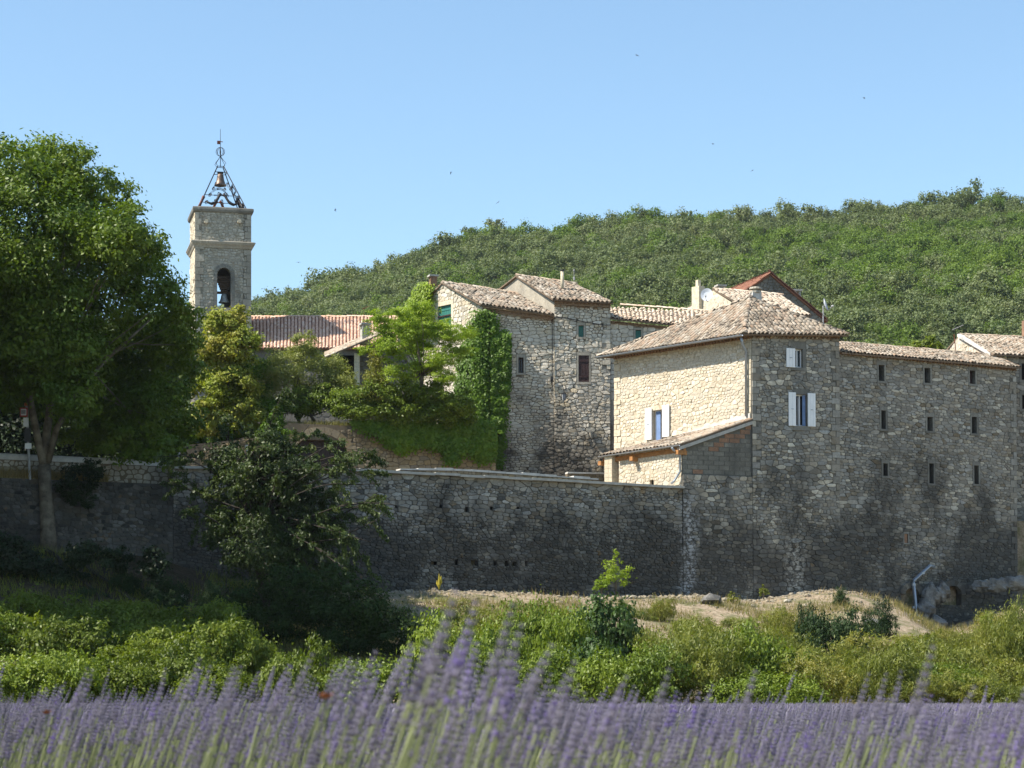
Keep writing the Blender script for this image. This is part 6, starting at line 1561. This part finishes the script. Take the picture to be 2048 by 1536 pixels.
# ---------------------------------------------------------------- hillside wood
def scatter(name, pts, rot, scl, idx, protos, label, cat):
    cl = bpy.data.collections.new(name + '_kinds')
    for i, p in enumerate(protos): p.name = f'{p.name}'; cl.objects.link(p)
    me = bpy.data.meshes.new(name); pts = np.asarray(pts, np.float32); me.vertices.add(len(pts)); me.vertices.foreach_set('co', pts.ravel())
    for nm, ty, dt, key in (('rot', 'FLOAT_VECTOR', rot, 'vector'), ('scl', 'FLOAT', scl, 'value'), ('idx', 'INT', idx, 'value')):
        a = me.attributes.new(nm, ty, 'POINT'); a.data.foreach_set(key, np.asarray(dt, np.int32 if ty == 'INT' else np.float32).ravel())
    o = bpy.data.objects.new(name, me); col.objects.link(o)
    ng = bpy.data.node_groups.new(name, 'GeometryNodeTree'); ng.interface.new_socket('Geometry', in_out='INPUT', socket_type='NodeSocketGeometry'); ng.interface.new_socket('Geometry', in_out='OUTPUT', socket_type='NodeSocketGeometry')
    n = ng.nodes; gi, go = n.new('NodeGroupInput'), n.new('NodeGroupOutput'); ip = n.new('GeometryNodeInstanceOnPoints'); ci = n.new('GeometryNodeCollectionInfo')
    ci.inputs['Collection'].default_value = cl; ci.inputs['Separate Children'].default_value = True; ci.inputs['Reset Children'].default_value = True
    def attr(nm, ty):
        a = n.new('GeometryNodeInputNamedAttribute'); a.data_type = ty; a.inputs['Name'].default_value = nm; return a.outputs['Attribute']
    L = ng.links.new; L(gi.outputs[0], ip.inputs['Points']); L(ci.outputs[0], ip.inputs['Instance']); ip.inputs['Pick Instance'].default_value = True
    L(attr('idx', 'INT'), ip.inputs['Instance Index']); L(attr('rot', 'FLOAT_VECTOR'), ip.inputs['Rotation']); L(attr('scl', 'FLOAT'), ip.inputs['Scale']); L(ip.outputs[0], go.inputs[0])
    md = o.modifiers.new('scatter', 'NODES'); md.node_group = ng
    return info(o, label, cat, kind='stuff')
def wood_proto(kind, k):
    b = [((0, 0, 1.9), (1.35, 1.35, 1.25))] + [((R.uniform(-.9, .9), R.uniform(-.9, .9), R.uniform(1.2, 2.7)), (R.uniform(.6, .95),) * 3) for _ in range(6)]
    V, T = cloud(b, 1300, .12, 12, .36, .7, .4); me = fast_mesh('crown', V, 4, T); me.materials.append(LM[kind]); return me
WP = [wood_proto('oak', k) for k in range(4)] + [wood_proto('decid', k) for k in range(3)]
pts = []
y = 215.0
while y < 520:
    x = -.27 * y - 10
    while x < .31 * y + 10:
        xx, yy = x + R.uniform(-1, 1), y + R.uniform(-1, 1); z = hillz(xx, yy); py = HZ - F * (z + 3 - ZC) / yy
        if py < (760 if CX + F * xx / yy < 2060 else 980): pts.append((xx, yy, z))
        x += 3.2
    y += 2.9
pts = np.array(pts); n = len(pts)
dn = np.array([nz(p[0] * .16 + 40, p[1] * .16) for p in pts]); idx = np.where(rng.random(n) < np.clip(.3 + .9 * dn, .05, .9), rng.integers(4, 7, n), rng.integers(0, 4, n))
scl = rng.uniform(.9, 1.55, n) * np.where(rng.random(n) < .06, 1.3, 1.0)
pyv = HZ - F * (pts[:, 2] + 3 - ZC) / pts[:, 1]; pxv = CX + F * pts[:, 0] / pts[:, 1]
scl = scl * np.where(pts[:, 1] > 465, rng.uniform(.7, 1.25, n), 1)
vis = np.where((pyv < 640) & (pxv > 500) & (pxv < 2060))[0]; pickd = vis[np.argsort(pts[vis, 1])][:298]
trk = MB().tube([(0, 0, -.6), (0.05, 0, .8), (0, 0, 2)], [.16, .12, .05], 5); trm = mesh_of('trunk', np.array(trk.v), trk.f); trm.materials.append(M['bark_dark'])
for i in pickd:
    k = int(idx[i]); lb = 'round dark holm oak in the lower wood just above the rooftops' if k < 4 else 'brighter green broadleaf tree in the lower wood just above the rooftops'
    t = thing('holm_oak' if k < 4 else 'woodland_tree', lb, 'tree', pts[i], 'holm oaks above the rooftops' if k < 4 else 'brighter trees above the rooftops')
    a = R.uniform(0, 6.28)
    for nm, me in (('crown', WP[k]), ('trunk', trm)):
        o = bpy.data.objects.new(nm, me); col.objects.link(o); o.parent = t; o.rotation_euler = (0, 0, a); o.scale = (scl[i],) * 3
def crest_tree(px, py, Y, s_, k, lb):
    p = P(px, py, Y); t = thing('crest_tree', lb, 'tree', p)
    for nm, me in (('crown', WP[k]), ('trunk', trm)):
        o = bpy.data.objects.new(nm, me); col.objects.link(o); o.parent = t; o.scale = (s_,) * 3
crest_tree(1160, 472, 472, 1.5, 5, 'lone round tree standing out on the hill crest above the gable'); crest_tree(853, 534, 474, .8, 1, 'small tree bump on the hill crest left of the middle'); crest_tree(715, 574, 474, .95, 0, 'dark tree bump on the falling hill crest beyond the church')
crest_tree(1310, 446, 474, 1.0, 4, 'light tree on the crest above the metal flue'); crest_tree(1780, 446, 474, .9, 2, 'dark pointed tree on the highest part of the crest')
rest = np.setdiff1d(np.arange(n), pickd); m_ = len(rest)
protos = [bpy.data.objects.new(f'wood_kind', me) for me in WP]
rot = np.c_[np.zeros(m_), np.zeros(m_), rng.uniform(0, 6.28, m_)]
scatter('hillside_wood', pts[rest], rot, scl[rest], idx[rest], protos, 'dense holm oak wood covering the whole hillside', 'wood')
# bright tree tops showing over the wing roof
simple_tree('plane_tree', 'light green tree top peeping over the roof of the long wing', 118, [(1855, 690, 16), (1835, 696, 14), (1872, 696, 12), (1810, 700, 8)], 2600, .1, LM['bramble'], (1850, 760))

# ---------------------------------------------------------------- lavender
def lav_mats():
    for nm, pal, tr in (('lav', [(.13, .118, .16), (.185, .17, .225), (.25, .232, .295), (.17, .115, .40)], .25), ('lavstem', [(.16, .185, .085), (.22, .245, .12), (.28, .30, .165)], .25), ('lavleaf', [(.12, .15, .08), (.18, .21, .12)], .2)):
        LM[nm] = leaf_mat('lavender_' + nm, pal, tr, .7, .15, 3.0)
lav_mats()
def spike_geo(seed, L=.075, r=.0060, bend=0.0, whorls=8, buds=6):
    r_ = random.Random(seed); V, Fc, T = [], [], []
    for k in range(whorls + 1):
        if k == 0: z, sc_ = -.022, .75
        else: z = L * (k - .5) / whorls; sc_ = 1 - .62 * (k / whorls) ** 1.5 if k > 2 else .92
        for j in range(buds):
            a = 2 * PI * (j + .5 * (k % 2)) / buds + r_.uniform(-.2, .2); d = np.array([math.cos(a), math.sin(a), 0]); t_ = np.array([-d[1], d[0], 0]); up = np.array([0, 0, 1.0])
            ax = nrm(d * .55 + up * .85); c = d * r * .45 * sc_ + up * z; ln = r * 1.5 * sc_; wd = r * .5 * sc_; q = np.cross(ax, t_); b = len(V)
            V += [c - ax * ln * .4, c + t_ * wd, c + q * wd, c - t_ * wd, c - q * wd, c + ax * ln]
            Fc += [(b, b + 2, b + 1), (b, b + 3, b + 2), (b, b + 4, b + 3), (b, b + 1, b + 4), (b + 5, b + 1, b + 2), (b + 5, b + 2, b + 3), (b + 5, b + 3, b + 4), (b + 5, b + 4, b + 1)]
            T += [1.0 if r_.random() < .10 else r_.random() * .75] * 6
    return np.array(V), Fc, T
HS = .80                                                       # stalk height to the foot of the spike
def stalk_parts(seed):
    r_ = random.Random(seed); lx, ly = r_.uniform(.17, .32), r_.uniform(-.06, .06); zz = np.linspace(0, 1, 6)
    pts = [(lx * f ** 1.6 * .8, ly * f, HS * f) for f in zz]; m = MB().tube(pts, [.0022, .0022, .002, .002, .0019, .0018], 4)
    V, Fc, T = spike_geo(seed); d = nrm(np.array(pts[-1]) - np.array(pts[-2])); x = nrm(np.cross((0, 1, 0), d)); y = np.cross(d, x)
    V = V[:, :1] * x + V[:, 1:2] * y + V[:, 2:] * d + np.array(pts[-1])
    return (np.array(m.v), m.f), (V, Fc, T)
SK = [stalk_parts(s_) for s_ in range(6)]
STM, HDM = [], []
for (sv, sf), (hv, hf, ht) in SK:
    a = mesh_of('stem', sv, sf, [.5] * len(sv)); a.materials.append(LM['lavstem']); STM.append(a)
    a = mesh_of('flower_head', hv, hf, ht); a.materials.append(LM['lav']); HDM.append(a)
def joined(i):
    (sv, sf), (hv, hf, ht) = SK[i]; me = mesh_of('lavender_stalk', np.vstack([sv, hv]), list(sf) + [tuple(j + len(sv) for j in f) for f in hf], [.5] * len(sv) + list(ht))
    me.materials.append(LM['lavstem']); me.materials.append(LM['lav']); me.polygons.foreach_set('material_index', np.array([0] * len(sf) + [1] * len(hf), np.int32)); return me
def tuft(seed, n=16, spread=.32):
    r_ = random.Random(seed); V, Fc, T, MI = [], [], [], []
    for k in range(n):
        x, y, h = r_.gauss(0, spread * .5), r_.gauss(0, spread * .5), r_.uniform(.56, .70); lx = .15 + r_.gauss(0, .05); b = len(V)
        tip = np.array([x + lx, y, h]); V += [(x - .003, y, .2), (x + .003, y, .2), tuple(tip + (.002, 0, 0)), tuple(tip - (.002, 0, 0))]; Fc.append((b, b + 1, b + 2, b + 3)); MI.append(0); T += [.5] * 4
        b = len(V); d = nrm((lx * 1.6, 0, .6)); L = r_.uniform(.06, .085)
        for f, rr in ((0, .005), (.35, .0095), (1, .001)):
            for j in range(4): V.append(tuple(tip + d * L * f + np.array([math.cos(j * PI / 2) * rr, math.sin(j * PI / 2) * rr, 0])))
        for i in range(2):
            for j in range(4): Fc.append((b + i * 4 + j, b + i * 4 + (j + 1) % 4, b + i * 4 + 4 + (j + 1) % 4, b + i * 4 + 4 + j)); MI.append(1)
        T += [r_.random() * .35] * 12
    me = mesh_of('lavender_tuft', np.array(V), Fc, T); me.materials.append(LM['lavstem']); me.materials.append(LM['lav']); me.polygons.foreach_set('material_index', np.array(MI, np.int32)); return me
sky_line = lambda px: float(np.interp(px, [-100, 0, 150, 300, 400, 600, 700, 800, 880, 960, 1050, 1150, 1350, 1500, 1700, 1850, 1950, 2100], [1440, 1420, 1395, 1365, 1340, 1335, 1320, 1310, 1255, 1275, 1320, 1365, 1385, 1400, 1395, 1390, 1405, 1410]))
near_y = lambda px: float(np.interp(px, [-100, 0, 300, 600, 900, 1100, 1400, 1700, 2100], [6, 5.8, 5.0, 4.0, 2.9, 2.9, 4.2, 4.6, 3.4]))
def stalk(px, py, Y, label=None):
    i = R.randrange(6); hv = SK[i][1][0]; tip = hv[hv[:, 2].argmax()]; zt = Z(py, Y); s_ = min(1.28, max(.9, (zt - .02) / tip[2])); a = R.gauss(0, .35)
    ca, sa = math.cos(a) * s_, math.sin(a) * s_; x = X(px, Y) - (tip[0] * ca - tip[1] * sa); y = Y - (tip[0] * sa + tip[1] * ca)
    t = thing('lavender_stalk', label or 'blurred near lavender stalk with grey violet flower head leaning right', 'lavender', (x, y, zt - tip[2] * s_), None if label else 'near lavender stalks')
    for nm, me in (('stem', STM[i]), ('flower_head', HDM[i])):
        o = bpy.data.objects.new(nm, me); col.objects.link(o); o.parent = t; o.rotation_euler = (0, 0, a); o.scale = (s_,) * 3
for px, py, Y, lb in ((906, 1178, 2.0, 'tallest blurred lavender stalk reaching up before the rampart foot'), (947, 1200, 2.2, None), (1022, 1205, 2.3, None), (1040, 1245, 2.2, None), (1100, 1285, 2.3, None), (1145, 1320, 2.4, None), (1862, 1290, 2.3, 'solitary tall blurred lavender stalk at the right'), (1250, 1350, 2.6, None), (1335, 1335, 2.6, None), (1507, 1340, 2.8, None),
                      (172, 1335, 4.2, None), (183, 1338, 4.3, None), (398, 1315, 3.8, None), (418, 1330, 3.9, None), (480, 1330, 3.6, None), (330, 1335, 4.2, None), (622, 1305, 3.2, None), (748, 1300, 2.9, None), (818, 1285, 2.6, None), (848, 1278, 2.6, None), (855, 1283, 2.7, None), (580, 1330, 3.2, None), (700, 1330, 2.9, None), (1230, 1390, 2.8, None), (1770, 1345, 3.4, None), (1735, 1345, 3.5, None), (1800, 1340, 3.6, None), (1945, 1370, 2.6, None)):
    stalk(px, py, Y, lb)
for k in range(268):
    px = R.uniform(-40, 2090); Y = near_y(px) * R.uniform(.85, 1.5)
    stalk(px, sky_line(px) + abs(R.gauss(0, 1)) * 55 - 8, Y)
pts, rot, scl, idx = [], [], [], []
for k in range(9500):
    Y = math.sqrt(R.uniform(1.9 ** 2, 12.5 ** 2)); x = R.uniform(-.25 * Y - .5, .25 * Y + .5); px = CX + F * x / Y
    if Y < near_y(px) * .8: continue
    lo = (1 if px > 1150 else 0); h = R.gauss(.772, .04) if px > 1150 or Y > 9 else R.gauss(.808, .042)
    i = R.randrange(6); tipz = SK[i][1][0][:, 2].max(); pts.append((x - .2, Y, 0)); rot.append((0, 0, R.gauss(0, .4))); scl.append(h / tipz); idx.append(i)
protos = [bpy.data.objects.new('lavender_kind', joined(i)) for i in range(6)]
scatter('lavender_rows', pts, rot, scl, idx, protos, 'dense blurred lavender flowers filling the near part of the field', 'lavender')
TU = [tuft(s_) for s_ in range(5)]
pts, rot, scl, idx = [], [], [], []
for k in range(9500):
    Y = math.sqrt(R.uniform(10 ** 2, 59 ** 2)); x = R.uniform(-.25 * Y - 2, .25 * Y + 2)
    pts.append((x, Y, 0)); rot.append((0, 0, R.gauss(0, .5))); scl.append(R.uniform(.93, 1.06)); idx.append(R.randrange(5))
scatter('lavender_field', pts, rot, scl, idx, [bpy.data.objects.new('lavender_kind', t_) for t_ in TU], 'purple lavender field running back to the foot of the bank', 'lavender')
def poppy(px, py, Y, lb):
    c = P(px, py, Y); t = thing('orange_flower', lb, 'flower', (c[0] - .02, Y, 0)); MB().tube([(c[0] - .02, Y, 0), (c[0], Y, c[2] * .6), c], .0016, 4).build('stem', LM['lavstem'], t); m = MB()
    for k in range(4):
        a = k * PI / 2 + .3; d = np.array([math.cos(a), math.sin(a), 0]); q = np.array([-d[1], d[0], 0]); z = np.array([0, 0, 1.0]); r = .010
        m.add([c, c + d * r * .7 + q * r * .7 + z * r * .5, c + d * r * 1.2 + z * r * .9, c + d * r * .7 - q * r * .7 + z * r * .5, c + d * r * .5 + z * r * .1], [(0, 1, 4), (1, 2, 4), (2, 3, 4), (3, 0, 4)])
    m.build('petals', plain('poppy_petal', (.20, .07, .03), .7, .2), t)
poppy(650, 1398, 3.1, 'blurred rusty orange flower between the lavender stalks left of centre'); poppy(92, 1428, 4.6, 'small rusty orange flower among the lavender at the far left')

# ---------------------------------------------------------------- air between here and the hill
m_, nt, out = new_mat('haze_air'); pv = nt.nodes.new('ShaderNodeVolumePrincipled'); pv.inputs['Color'].default_value = (.82, .9, 1, 1); pv.inputs['Density'].default_value = 0.00006
nt.links.new(pv.outputs[0], out.inputs['Volume'])
info(MB().abox(-480, 560, -70, 800, -2, 175).build('haze', m_, None, (0, 0, 0)), 'faint summer haze softening the far hillside', 'haze', kind='stuff')
